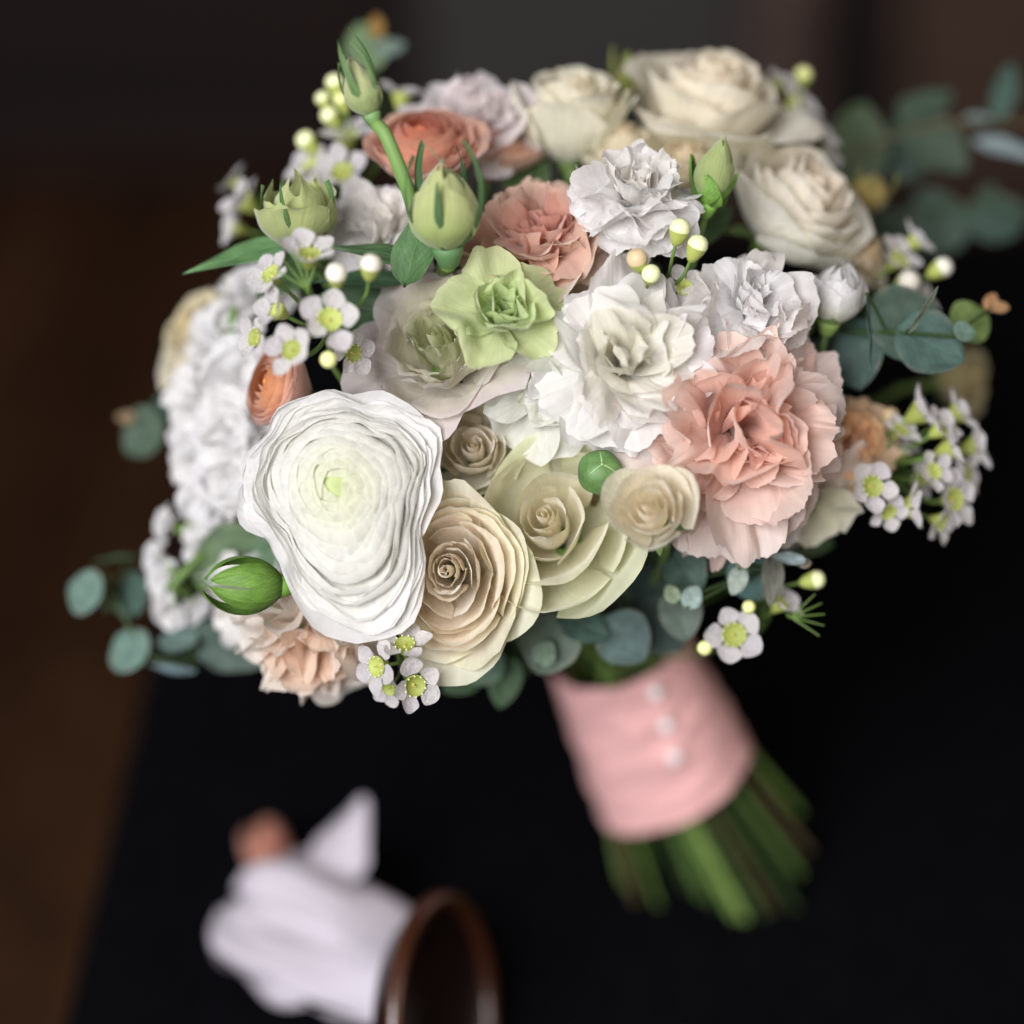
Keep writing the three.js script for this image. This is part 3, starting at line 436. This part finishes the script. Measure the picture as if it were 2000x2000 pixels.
// white stock spikes
function stock(o) {
  const q = rng(o.seed), sp = o.axis.map((p) => pt(...p)), g = thing('stock_spike', o.label, 'stock flower', sp[0], null, null, 'white stock spikes'), cv = new THREE.CatmullRomCurve3(sp);
  part('stem', tube(sp.map((p) => g.worldToLocal(p.clone())), 0.0025, 0.0018, 14, 7), stemMats[0], g);
  o.f.forEach(([px, py, fx, fy, fz, Rp, dz], i) => {
    const z = o.z + (dz ?? 0), R = mm(Rp, z), n = dir(fx, fy, fz), b = new THREE.Group(); b.name = 'floret'; g.add(b);
    b.position.copy(g.worldToLocal(pt(px, py, z).addScaledVector(n, -R * 0.4))); orient(b, n, dir(q() - 0.5, q() - 0.5, 0.2));
    const cnt = 9 + Math.floor(q() * 5);
    for (let k = 0; k < cnt; k++) { const t = k / cnt; part('petal', fanPetal({ th: k * 2.39996, e0: lerp(1.35, 0.2, t), bend: -0.5 + (q() - 0.5) * 0.6, L: R * lerp(0.7, 1.05, t) * (0.85 + 0.3 * q()), W: R * (0.42 + 0.22 * q()), ruf: R * 0.09, rk: 2 + q() * 2, ph: q() * 6, round: 0.3, lobe: 0.15, soft: 0.2, seed: o.seed * 9 + i * 5 + k, nu: 14, nv: 8, cup: (q() - 0.4) * 0.5, col: () => C(['#f7f7f8', '#f5f5f7', '#f8f7f7'][k % 3]) }), petalMat, b); }
    const w = pt(px, py, z).addScaledVector(n, -R * 0.5), k = cv.getPoints(30).reduce((m, p) => (p.distanceTo(w) < m.distanceTo(w) ? p : m));
    part('floret_stalk', tube([k, k.clone().lerp(w, 0.5), w].map((p) => g.worldToLocal(p.clone())), 0.001, 0.0013, 6, 6), stemMats[1], g);
  });
  for (const [px, py, fx, fy, r] of o.buds || []) { const z = o.z, n = dir(fx, fy, 0.4), R = mm(r, z), b = part('bud', lathe([[0.001, -R], [R * 0.5, -R * 0.8], [R * 0.6, 0], [R * 0.45, R * 0.7], [0.001, R]], 10), stemMats[3], g); b.position.copy(g.worldToLocal(pt(px, py, z))); orient(b, n); }
  return g;
}
stock({ label: 'tall white stock spike with densely ruffled florets beside the white ranunculus', seed: 31, z: 0.02, axis: [[700, 980, -0.03], [520, 900, 0.01], [440, 780, 0.02], [460, 600, 0.02]],
  f: [[500, 570, -0.1, 0.6, 0.7, 92], [430, 640, -0.5, 0.45, 0.6, 104, -0.004], [385, 730, -0.65, 0.2, 0.6, 96, -0.008], [462, 735, -0.1, 0.2, 0.9, 104, 0.01], [368, 820, -0.7, 0, 0.6, 92, -0.008], [445, 840, -0.15, 0, 0.9, 102, 0.012], [372, 905, -0.65, -0.2, 0.6, 92, -0.006], [448, 935, -0.1, -0.25, 0.9, 90, 0.01], [400, 985, -0.4, -0.5, 0.7, 76], [345, 770, -0.85, 0.1, 0.3, 52, -0.02]] });
stock({ label: 'lower white stock spike with a knobbly green stalk above the eucalyptus', seed: 37, z: 0.005, cnt: 9, axis: [[640, 1080, -0.04], [480, 1060, 0.0], [390, 1090, 0.02], [340, 1140, 0.022]],
  f: [[318, 1018, -0.7, 0.3, 0.5, 42], [395, 1062, 0.1, 0.3, 0.9, 48, 0.01], [300, 1085, -0.7, 0.2, 0.5, 42], [318, 1135, -0.6, -0.1, 0.7, 48, 0.006], [330, 1200, -0.4, -0.5, 0.7, 52], [300, 1150, -0.8, 0, 0.4, 36], [430, 1030, 0.2, 0.3, 0.8, 42], [385, 1190, 0.1, -0.5, 0.7, 34]],
  buds: [[375, 1120, -0.2, 0.3, 16], [395, 1145, 0.2, -0.4, 16], [365, 1150, -0.3, -0.3, 14], [405, 1115, 0.4, 0.2, 15], [372, 1030, -0.5, 0.2, 15], [350, 1035, -0.6, 0.2, 13]] });

// waxflower sprigs
waxSprig({ label: 'waxflower sprig with open white stars and pearl buds over the orange ranunculus', seed: 1, z: 0.112, node: [640, 640, 0.07],
  b: [[604, 497, 0.1, 0.75, 0.65, 66], [644, 624, 0.15, 0.2, 0.95, 68], [571, 684, -0.35, 0.1, 0.9, 62], [541, 607, -0.6, 0.3, 0.6, 55, -0.008], [497, 660, -0.7, 0.1, 0.6, 55, -0.012], [528, 534, -0.5, 0.5, 0.6, 58, -0.01], [690, 690, 0.5, -0.2, 0.7, 50, -0.02]],
  buds: [[724, 520, 0.15, 0.75, 0.6, 23, 0], [657, 537, 0.05, 0.6, 0.75, 23, 0], [642, 703, 0, 0.1, 1, 18, 3]], needles: [[600, 565, 1.9]] });
waxSprig({ label: 'waxflower sprig with blossoms fanning out beyond the apricot carnation', seed: 2, z: 0.045, node: [1700, 900, 0.01], full: true,
  b: [[1797, 806, 0.75, 0.5, 0.25, 66], [1872, 806, 0.8, 0.5, 0.2, 60, -0.01], [1858, 875, 0.85, 0.35, 0.25, 64], [1902, 872, 0.9, 0.2, 0.2, 58, -0.012], [1704, 950, 0.25, 0.05, 0.95, 60, 0.015], [1776, 990, 0.95, 0, 0.2, 60, 0.006], [1863, 975, 0.5, 0.1, 0.8, 66], [1765, 880, 0.3, 0.6, 0.3, 40, -0.01], [1800, 935, 0.5, 0.1, 0.5, 46, -0.012], [1838, 838, 0.7, 0.5, 0.5, 52, 0.004], [1890, 925, 0.8, 0.1, 0.5, 50, -0.008], [1838, 1020, 0.7, -0.3, 0.6, 50], [1735, 1000, 0.2, -0.4, 0.8, 46, 0.01], [1825, 920, 0.5, 0.3, 0.75, 48, 0.006], [1760, 840, 0.4, 0.6, 0.6, 46, 0.002]], buds: [[1738, 815, 0.2, 0.8, 0.4, 18, 2, -0.01]] });
waxSprig({ label: 'waxflower sprig dangling below the peach hearted garden rose', seed: 3, z: 0.088, node: [780, 1240, 0.04], b: [[840, 1300, 0.3, 0.3, 0.7, 40, -0.02], [760, 1345, -0.3, -0.4, 0.7, 42, -0.012], [790, 1258, -0.05, 0.65, 0.6, 58], [735, 1302, -0.65, -0.05, 0.7, 58], [810, 1340, 0.35, -0.2, 0.9, 62]] });
waxSprig({ label: 'waxflower sprig with one wide white star beside the pink ribbon', seed: 4, z: 0.06, node: [1500, 1160, 0.0], b: [[1434, 1240, -0.02, 0.05, 1, 66], [1525, 1178, 0.4, 0.5, 0.4, 52, -0.01]], buds: [[1378, 1264, -0.5, -0.5, 0.6, 16, 3], [1463, 1187, -0.2, 0.6, 0.7, 14, 3], [1590, 1133, 0.9, 0.2, 0.3, 20, 1, -0.01]], needles: [[1545, 1205, 0.1]] });
waxSprig({ label: 'waxflower sprig with round olive buds below the crown carnation', seed: 5, z: 0.092, node: [1310, 540, 0.05], b: [[1278, 462, 0.1, 0.7, 0.5, 58, -0.016], [1335, 560, 0.1, 0.3, 0.8, 50, -0.018], [1240, 520, -0.4, 0.3, 0.7, 44, -0.02]],
  buds: [[1327, 450, 0.2, 0.85, 0.45, 22, 1], [1361, 482, 0.35, 0.8, 0.4, 22, 1], [1245, 508, -0.3, 0.6, 0.7, 22, 2], [1271, 537, 0.1, 0.4, 0.9, 20, 1]] });
waxSprig({ label: 'waxflower sprig behind the small peach cream spray rose', seed: 6, z: 0.025, node: [1700, 570, -0.02], b: [[1758, 505, 0.6, 0.55, 0.5, 62], [1790, 470, 0.7, 0.6, 0.3, 52, -0.01], [1800, 590, 0.6, 0.2, 0.5, 50, -0.004]], buds: [[1838, 524, 0.8, 0.5, 0.4, 21, 0], [1772, 553, 0.5, 0.3, 0.8, 24, 0, 0.004]] });
waxSprig({ label: 'waxflower sprig along the shoulder of the wide top rose', seed: 7, z: 0.0, node: [1530, 290, -0.04], b: [[1558, 195, 0.7, 0.55, 0.4, 66], [1592, 250, 0.72, 0.55, 0.4, 66], [1525, 160, 0.5, 0.8, 0.2, 44, -0.01], [1615, 300, 0.75, 0.3, 0.4, 44, -0.005]], buds: [[1568, 150, 0.3, 0.9, 0.2, 18, 3, -0.02]] });
waxSprig({ label: 'waxflower sprig behind the slender rosebud near the coral ranunculus', seed: 8, z: 0.03, node: [700, 380, -0.01], b: [[667, 336, -0.2, 0.4, 0.85, 66], [603, 325, -0.6, 0.5, 0.5, 60, -0.01], [678, 266, -0.1, 0.8, 0.5, 62, -0.01], [785, 182, 0.2, 0.9, 0.2, 60, -0.02], [620, 360, -0.4, 0.3, 0.8, 50, -0.006]], buds: [[655, 165, -0.2, 0.9, 0.3, 20, 1, -0.01], [645, 228, -0.6, 0.7, 0.4, 19, 1, -0.01], [600, 277, -0.6, 0.7, 0.3, 21, 1, -0.012], [668, 198, -0.3, 0.9, 0.3, 17, 3, -0.008], [632, 195, -0.5, 0.8, 0.3, 16, 1, -0.012]] });
waxSprig({ label: 'waxflower sprig half hidden behind the frilled lime bud', seed: 9, z: 0.015, node: [560, 460, -0.02], b: [[478, 395, -0.7, 0.5, 0.4, 62], [455, 350, -0.7, 0.6, 0.2, 46, -0.02], [460, 445, -0.8, 0.2, 0.4, 50, -0.006]] });

// eucalyptus and leaves
const G1 = '#566d61', G2 = '#496356', G3 = '#728a79', DK = '#455c50', OL = '#56704a';  // DK: the back branches have their shade put into this darker green
leafSprig({ label: 'eucalyptus sprig with round leaves reaching past the lower stock spike', z: 0.0, stem: [[760, 1250, -0.07], [560, 1270, -0.04], [410, 1285, -0.005], [300, 1285, 0.0], [215, 1150, -0.004]], leaves: [
  [165, 1155, 88, 46, 160, -0.35, 0.2, 0.85, G3], [205, 1155, 80, 14, 95, -0.9, 0, 0.3, OL], [258, 1160, 100, 44, 110, -0.4, 0.2, 0.7, G2, -0.01], [225, 1090, 90, 14, 175, -0.1, 0.9, 0.3, OL, -0.015], [252, 1268, 92, 48, 140, -0.3, 0.3, 0.85, G3], [345, 1250, 110, 34, 145, -0.3, 0.6, 0.5, '#6a8480', 0.004], [445, 1265, 170, 62, -20, -0.2, -0.5, 0.7, '#58706e', 0.004], [335, 1306, 110, 18, 205, -0.2, -0.75, 0.5, '#8d9f9f', 0.004]] });
leafSprig({ label: 'eucalyptus sprig with one dim leaf beside the tall stock spike', z: -0.03, stem: [[560, 900, -0.09], [400, 860, -0.05], [300, 830, -0.03]], leaves: [[278, 848, 110, 50, 215, -0.4, 0.1, 0.8, G2], [320, 800, 90, 40, 130, -0.4, 0.4, 0.7, G2, -0.01], [245, 815, 40, 14, 170, 0, 0.5, 0.8, '#9a8468', 0.002]] });
leafSprig({ label: 'eucalyptus sprig with big round leaves in front of the yellow spray rose', z: 0.055, stem: [[1600, 640, 0.0], [1660, 648, 0.045], [1760, 650, 0.058], [1868, 658, 0.058]], leaves: [
  [1770, 630, 160, 82, 20, 0.05, 0.25, 0.95, DK, -0.002], [1818, 672, 150, 64, -25, 0.05, 0.1, 1, G2, 0.003], [1672, 690, 150, 60, -80, -0.4, 0.2, 0.8, DK, -0.012], [1700, 648, 150, 13, -82, 0.92, 0.1, 0.35, G1, 0.014], [1806, 606, 110, 10, 50, 0.6, -0.4, 0.5, '#7a8a78', 0.018], [1896, 628, 100, 46, 30, 0.3, 0.3, 0.9, '#7c8f4c', -0.012], [1884, 648, 52, 22, 0, 0.2, 0.3, 0.9, G3, 0.004], [1936, 590, 50, 16, 60, 0.2, 0.3, 0.8, '#b98c62', -0.012], [1955, 600, 40, 13, 10, 0.2, 0.3, 0.8, '#c09468', -0.012], [1640, 610, 120, 40, -130, -0.5, 0.3, 0.7, DK, -0.02]] });
leafSprig({ label: 'eucalyptus branch with shade put into its green, spreading from the back toward the brown panel', z: -0.075, stem: [[1520, 420, -0.09], [1660, 310, -0.075], [1800, 250, -0.07], [1960, 238, -0.07], [2050, 250, -0.07]], sm: 5, leaves: [
  [1673, 285, 190, 66, 80, 0.0, 0.1, 0.9, '#46593c'], [1830, 285, 150, 60, -40, 0.1, 0.3, 0.8, DK, 0.006], [1808, 205, 130, 44, 40, -0.2, 0.5, 0.6, DK], [1962, 178, 130, 26, 68, 0.2, 0.1, 0.8, G2, 0.004], [1962, 288, 150, 26, -52, -0.2, 0.75, 0.6, '#a9b2ae', 0.006], [1908, 232, 60, 18, 175, 0, 0.7, 0.6, '#9aa8a0', 0.004], [1770, 300, 130, 60, -120, 0.1, 0.2, 0.8, DK, -0.01]] });  // darker greens here paint in the shade at the back
leafSprig({ label: 'eucalyptus branch low at the back above the table edge', z: -0.09, stem: [[1560, 500, -0.1], [1720, 440, -0.09], [1880, 400, -0.09], [2020, 420, -0.09]], leaves: [[1830, 430, 150, 62, 100, 0, 0.2, 0.9, DK], [1950, 425, 140, 50, 20, 0.1, 0.2, 0.9, DK], [1930, 380, 60, 20, 70, 0, 0.4, 0.8, DK], [1750, 470, 130, 56, -60, 0, 0.2, 0.9, DK, -0.01]] });  // DK leaves carry the shade of this back branch in their colour
leafSprig({ label: 'eucalyptus sprig with round blue green leaves resting on the pink ribbon', z: 0.035, stem: [[1180, 1090, -0.03], [1150, 1160, 0.02], [1120, 1230, 0.036], [1070, 1270, 0.04]], leaves: [
  [1072, 1258, 130, 62, -110, -0.1, 0.0, 1, G1, 0.008], [1140, 1220, 110, 44, -30, 0.1, 0.5, 0.8, G2, 0.01], [1220, 1248, 120, 58, -50, 0.1, -0.05, 1, '#566f6e', 0.006], [1064, 1276, 56, 24, 60, 0, 0.2, 1, G3, 0.014], [1052, 1170, 130, 60, 100, -0.1, 0.1, 0.9, DK, -0.02], [1258, 1165, 150, 70, 60, 0.1, 0.1, 1, '#485e5c', -0.022], [1288, 1225, 130, 58, -40, 0.1, 0, 1, '#485e5c', -0.016], [1150, 1140, 140, 64, 150, 0, 0.1, 1, '#485e5c', -0.03], [1190, 1190, 120, 50, -80, 0, 0.1, 1, DK, -0.02]] });
leafSprig({ label: 'eucalyptus sprig hanging under the garden rose', z: 0.02, stem: [[1080, 1130, -0.04], [1000, 1230, 0.0], [950, 1310, 0.02], [900, 1350, 0.02]], leaves: [[940, 1300, 100, 42, -150, -0.1, 0.1, 0.9, '#5f8270', 0.006], [985, 1330, 110, 34, -100, 0.1, 0.1, 0.9, '#4b6a42'], [900, 1340, 80, 18, -170, 0, 0.3, 0.8, '#4b6a42'], [1000, 1270, 120, 50, -60, 0.1, 0.1, 0.9, '#4b6a42', -0.01]] });
leafSprig({ label: 'eucalyptus tips with tiny pale leaves below the large peach carnation', z: 0.05, stem: [[1400, 1020, -0.01], [1445, 1070, 0.03], [1480, 1120, 0.045], [1550, 1095, 0.055]], leaves: [
  [1338, 1112, 110, 46, -60, 0.0, 0.3, 0.9, '#4f6f66', -0.004], [1352, 1166, 52, 21, 60, 0.1, 0.2, 1, '#9fb3ac', 0.008], [1312, 1160, 42, 16, 120, -0.1, 0.2, 1, '#86a089', 0.008], [1330, 1200, 110, 44, -80, -0.1, 0.1, 0.9, '#4f6258', -0.006], [1440, 1134, 62, 20, -110, 0.1, 0.2, 1, '#a3b6b2', 0.012], [1452, 1097, 36, 15, 60, 0, 0.4, 0.9, '#93aa9c', 0.013], [1508, 1130, 110, 24, -95, 0.3, 0.1, 0.9, '#6f6f62', 0.01], [1540, 1090, 74, 16, 160, 0, 0.6, 0.7, '#aeb9b6', 0.012], [1572, 1100, 32, 12, 30, 0.2, 0.5, 0.8, '#a08d80', 0.012], [1476, 1120, 120, 52, 30, 0, 0.2, 0.95, '#4f6f66', -0.006], [1420, 1060, 120, 50, 60, 0, 0.2, 0.9, DK, -0.02], [1510, 1060, 120, 46, 10, 0.1, 0.2, 0.9, DK, -0.014]] });
leafSprig({ label: 'blurred eucalyptus tip with an ochre edge rising behind the slender rosebud', z: -0.04, stem: [[760, 330, -0.08], [745, 200, -0.06], [728, 110, -0.04]], leaves: [[715, 90, 110, 44, 110, -0.1, 0.2, 0.9, '#73895f'], [735, 50, 60, 16, 95, 0, 0.3, 0.8, '#a07a3c', 0.002], [762, 92, 70, 20, 30, 0.2, 0.4, 0.8, '#8d9a8a', 0.002]] });
leafSprig({ name: 'rose_leaf_sprig', category: 'leaves', label: 'smooth green leaf blade pointing out under the frilled lime bud', group: 'rose leaves', z: 0.06, stem: [[700, 560, 0.02], [640, 510, 0.05], [580, 480, 0.06]], sm: 1, leaves: [[460, 500, 220, 44, 200, -0.15, 0.75, 0.6, '#6f9a63', 0.004, 0, 0.7], [560, 545, 150, 40, 215, -0.1, 0.5, 0.8, '#4d7048', -0.02, 0, 0.7]] });
leafSprig({ name: 'rose_leaf_sprig', category: 'leaves', label: 'dark green leaves behind the plump lime rosebud', group: 'rose leaves', z: 0.075, stem: [[800, 560, 0.03], [790, 510, 0.06], [780, 480, 0.07]], sm: 2, leaves: [[735, 492, 200, 30, 165, 0.1, 0.6, 0.6, '#4e7146', 0, 0, 0.7], [815, 470, 190, 46, 78, -0.35, 0.2, 0.9, '#55804c', 0.01, 0, 0.6], [700, 545, 180, 34, 175, 0, 0.7, 0.6, '#3f5f3c', -0.01, 0, 0.7]] });
// foliage packed between the stems under the blooms
leafSprig({ name: 'ruscus_sprig', category: 'leaves', label: 'green foliage packed between the blooms at the bouquet crown', group: 'packed foliage', z: 0.02, stem: [[1150, 800, -0.05], [1050, 600, 0.0], [950, 350, -0.01]], sm: 2, leaves: [[1020, 330, 170, 50, 100, 0, 0.4, 0.8, '#4b6a42', 0], [1180, 470, 170, 50, 60, 0, 0.3, 0.9, '#4b6a42', 0.02], [1360, 440, 170, 50, 30, 0, 0.3, 0.9, '#4b6a42', 0.02], [900, 500, 170, 50, 130, 0, 0.3, 0.9, '#4b6a42', 0.02], [700, 600, 170, 60, 160, 0, 0.3, 0.9, '#4b6a42', 0.04], [1230, 560, 160, 50, 40, 0, 0.3, 0.9, '#4b6a42', 0.035], [770, 720, 170, 60, 200, 0, 0.3, 0.9, '#4b6a42', 0.04]] });
leafSprig({ name: 'ruscus_sprig', category: 'leaves', label: 'green foliage packed between the roses and the ribbon', group: 'packed foliage', z: 0.02, stem: [[1200, 1150, -0.05], [1150, 1000, 0.02], [1100, 950, 0.03]], sm: 2, leaves: [[1200, 920, 170, 60, 60, 0, 0, 1, '#4b6a42', 0.03], [1010, 960, 170, 60, 120, 0, 0, 1, '#4b6a42', 0.02], [1130, 1120, 160, 60, -90, 0, 0, 1, '#4b6a42', 0], [1320, 1050, 160, 60, -30, 0, 0, 1, '#4b6a42', 0.02], [830, 920, 150, 50, 150, 0, 0, 1, '#4b6a42', 0.03], [1600, 720, 170, 60, 20, 0, 0, 1, '#4b6a42', 0.0], [1560, 1040, 150, 50, -20, 0, 0, 1, '#4b6a42', 0.0], [560, 1060, 160, 60, 200, 0, 0, 1, '#4b6a42', 0.01], [440, 1090, 160, 60, 220, 0, 0, 1, '#4b6a42', 0.0]] });

// ribbon round the handle
{
  const g = thing('ribbon_wrap', 'pink satin ribbon wound round the bouquet handle', 'ribbon', TIE), A0 = TIE.clone().addScaledVector(HANDLE, -0.006), len = 0.082, pink = C('#e9b3b0');
  const ring = (a, s) => { const r = lerp(0.026, 0.0335, s) * (1 + 0.06 * Math.cos(2 * a + 1) + 0.03 * nz(Math.cos(a) * 1.5, Math.sin(a) * 1.5, s * 2)); const cp = 0.0004 * Math.sin(s * 24 + Math.cos(a) * 4 + 4 * nz(a, s * 3, 1)) + 0.0014 * nz(Math.cos(a) * 2, s * 6, Math.sin(a) * 2); return r + cp; };
  const at = (a, s, dr = 0) => { const r = ring(a, s) + dr, sl = s * len + 0.012 * Math.cos(a - 2.4) * s; return g.worldToLocal(A0.clone().addScaledVector(HANDLE, sl).addScaledVector(HX, Math.cos(a) * r).addScaledVector(HZ, Math.sin(a) * r)); };
  const rib = new THREE.MeshPhysicalMaterial({ color: 0xffffff, vertexColors: true, roughness: 0.75, side: THREE.DoubleSide, sheen: 0.4, sheenColor: new THREE.Color('#ffd9d9'), sheenRoughness: 0.5, bumpMap: weaveBump, bumpScale: 0.00012 });
  part('ribbon', sheet(96, 30, (u, v) => at(u * Math.PI, v).toArray(), () => pink), rib, g);
  part('ribbon_end', sheet(14, 30, (u, v) => at(1.45 + u * 0.34 + 0.1 * v, lerp(-0.02, 1.0, v), 0.0012 + 0.0006 * nz(u, v * 3, 4)).toArray(), () => C('#e9b3b0')), rib, g);
  const pearl = new THREE.MeshPhysicalMaterial({ color: '#efe9e6', roughness: 0.25, clearcoat: 0.6 }), steel = new THREE.MeshStandardMaterial({ color: '#b8b8bc', metalness: 1, roughness: 0.3 });
  [['topmost white pearl pin in the pink ribbon, nearest the leaves', 1275, 1347], ['white pearl pin in the pink ribbon between the other two', 1296, 1410], ['lowest white pearl pin in the pink ribbon, nearest the cut stems', 1313, 1473]].forEach(([label, px, py]) => {
    // walk along the line of sight to the ribbon's surface
    let p = null, n = null;
    for (let z = 0.0; z > -0.2; z -= 0.0005) { const w = pt(px, py, z), d = w.clone().sub(A0), s = d.dot(HANDLE) / len, rv = d.clone().addScaledVector(HANDLE, -d.dot(HANDLE)), a = Math.atan2(rv.dot(HZ), rv.dot(HX)); if (rv.length() < ring(a, s) + 0.0012) { p = w; n = rv.normalize(); break; } }
    if (!p) return;
    const q = thing('pearl_pin', label, 'pin', p, n, HANDLE, 'pearl pins in the ribbon');
    part('pearl_head', new THREE.SphereGeometry(0.003, 18, 12), pearl, q).position.y = 0.002; part('shank', new THREE.CylinderGeometry(0.0004, 0.0004, 0.012, 6), steel, q).position.y = -0.006;
  });
}

// ================= lying in front on the table =================
const ground = (px, py, up = 0) => { const d = FWD.clone().add(V((px - 1000) / 1000 * T, 0, 0)).addScaledVector(UPV, (1000 - py) / 1000 * T), k = (EYE.y - up) / -d.y; return EYE.clone().addScaledVector(d, k); };
{ // small wooden dish standing on its edge
  const n = dir(0.93, 0.08, 0.36), c = ground(862, 1990, 0.042), g = thing('wooden_dish', 'round dark brown wooden dish standing on its edge beside the napkin', 'dish', c, n);
  const lac = new THREE.MeshPhysicalMaterial({ color: '#241007', map: woodTint, roughness: 0.4, clearcoat: 0.35, clearcoatRoughness: 0.15, side: THREE.DoubleSide }), R = 0.045;
  part('dish_body', lathe([[0.001, -0.012], [R * 0.7, -0.012], [R * 0.8, -0.011], [R * 0.95, -0.004], [R, 0.001], [R * 0.99, 0.004], [R * 0.95, 0.004], [R * 0.9, 0], [R * 0.7, -0.006], [0.001, -0.008]], 72), lac, g);
  const rim = part('rim', new THREE.TorusGeometry(R * 0.975, 0.0036, 12, 80), new THREE.MeshPhysicalMaterial({ color: '#3e1e0d', roughness: 0.35, clearcoat: 0.6, clearcoatRoughness: 0.15 }), g); rim.rotation.x = Math.PI / 2; rim.position.y = 0.001;
}
{ // bunched cloth
  const A = ground(835, 1915, 0.026), B = ground(470, 1752, 0.026), ax = B.clone().sub(A), L = ax.length(); ax.normalize();
  const g = thing('napkin', 'bunched white cloth napkin lying on the black table beside the wooden dish', 'napkin', V(A.x, 0, A.z)), up = V(0, 1, 0), sd = ax.clone().cross(up).normalize();
  const white = new THREE.MeshPhysicalMaterial({ color: '#bdb6be', roughness: 0.9, side: THREE.DoubleSide, bumpMap: weaveBump, bumpScale: 0.0003 });
  const cloth = (k, rad, ex) => sheet(110, 34, (u, v) => {
    const th = u * Math.PI, e = 1 + 0.07 * nz(Math.cos(th) * 2, Math.sin(th) * 2, k) + ex(th), d = v * L * e;
    const r = lerp(0.022, rad, Math.pow(v, 0.7)) * Math.sqrt(Math.max(0.02, 1 - Math.pow(clamp((v - 0.68) / 0.33), 2.4))) * (1 + 0.13 * sm(0, 0.6, v) * Math.sin(th * 3 + k + 5 * nz(v * 2, k, th * 0.4)) + 0.12 * v * nz(Math.cos(th) * 4, Math.sin(th) * 4, v * 3 + k));
    const p = A.clone().addScaledVector(ax, d).addScaledVector(sd, Math.cos(th) * r * 1.05); p.y = Math.max(0.0015 + 0.0012 * k, 0.024 + Math.sin(th) * r * 0.62 + 0.004 * nz(v * 4, th, k)); return g.worldToLocal(p).toArray();
  });
  part('outer_fold', cloth(0, 0.035, () => 0), white, g); part('inner_fold', cloth(1, 0.024, (t) => 0.06 * Math.sin(t * 2)), white, g);
  const c0 = ground(650, 1705, 0.036), c1 = ground(712, 1560, 0.062), m = part('corner', fanPetal({ th: 0, e0: 0.1, bend: 0.3, L: c0.distanceTo(c1), W: 0.0125, wp: (v) => 0.75 + 0.25 * Math.sin(v * 3.1) - 0.25 * v * v, cup: 0.4, ruf: 0.002, round: 0.45, nu: 10, nv: 10 }), white, g), h = new THREE.Group();
  orient(h, dir(0.1, 0.3, 0.9), c1.clone().sub(c0)); new THREE.Matrix4().compose(c0, h.quaternion, V(1, 1, 1)).premultiply(g.matrixWorld.clone().invert()).decompose(m.position, m.quaternion, m.scale);
  const p2 = ground(525, 1668, 0.014), b = thing('rose_bud', 'tiny peach bud lying behind the white napkin', 'flower bud', p2, dir(-0.3, 0.9, 0.2), null, 'rosebuds');
  for (let i = 0; i < 6; i++) part('petal', shellPetal({ th: i * 2.4, w: 1.1, seed: i, P: [[0.003, -0.014], [0.014, 0], [0.007, 0.013]], ruf: 0.001, col: () => C('#d8937a') }), petalMat, b);
}
renderer.render(scene, camera);
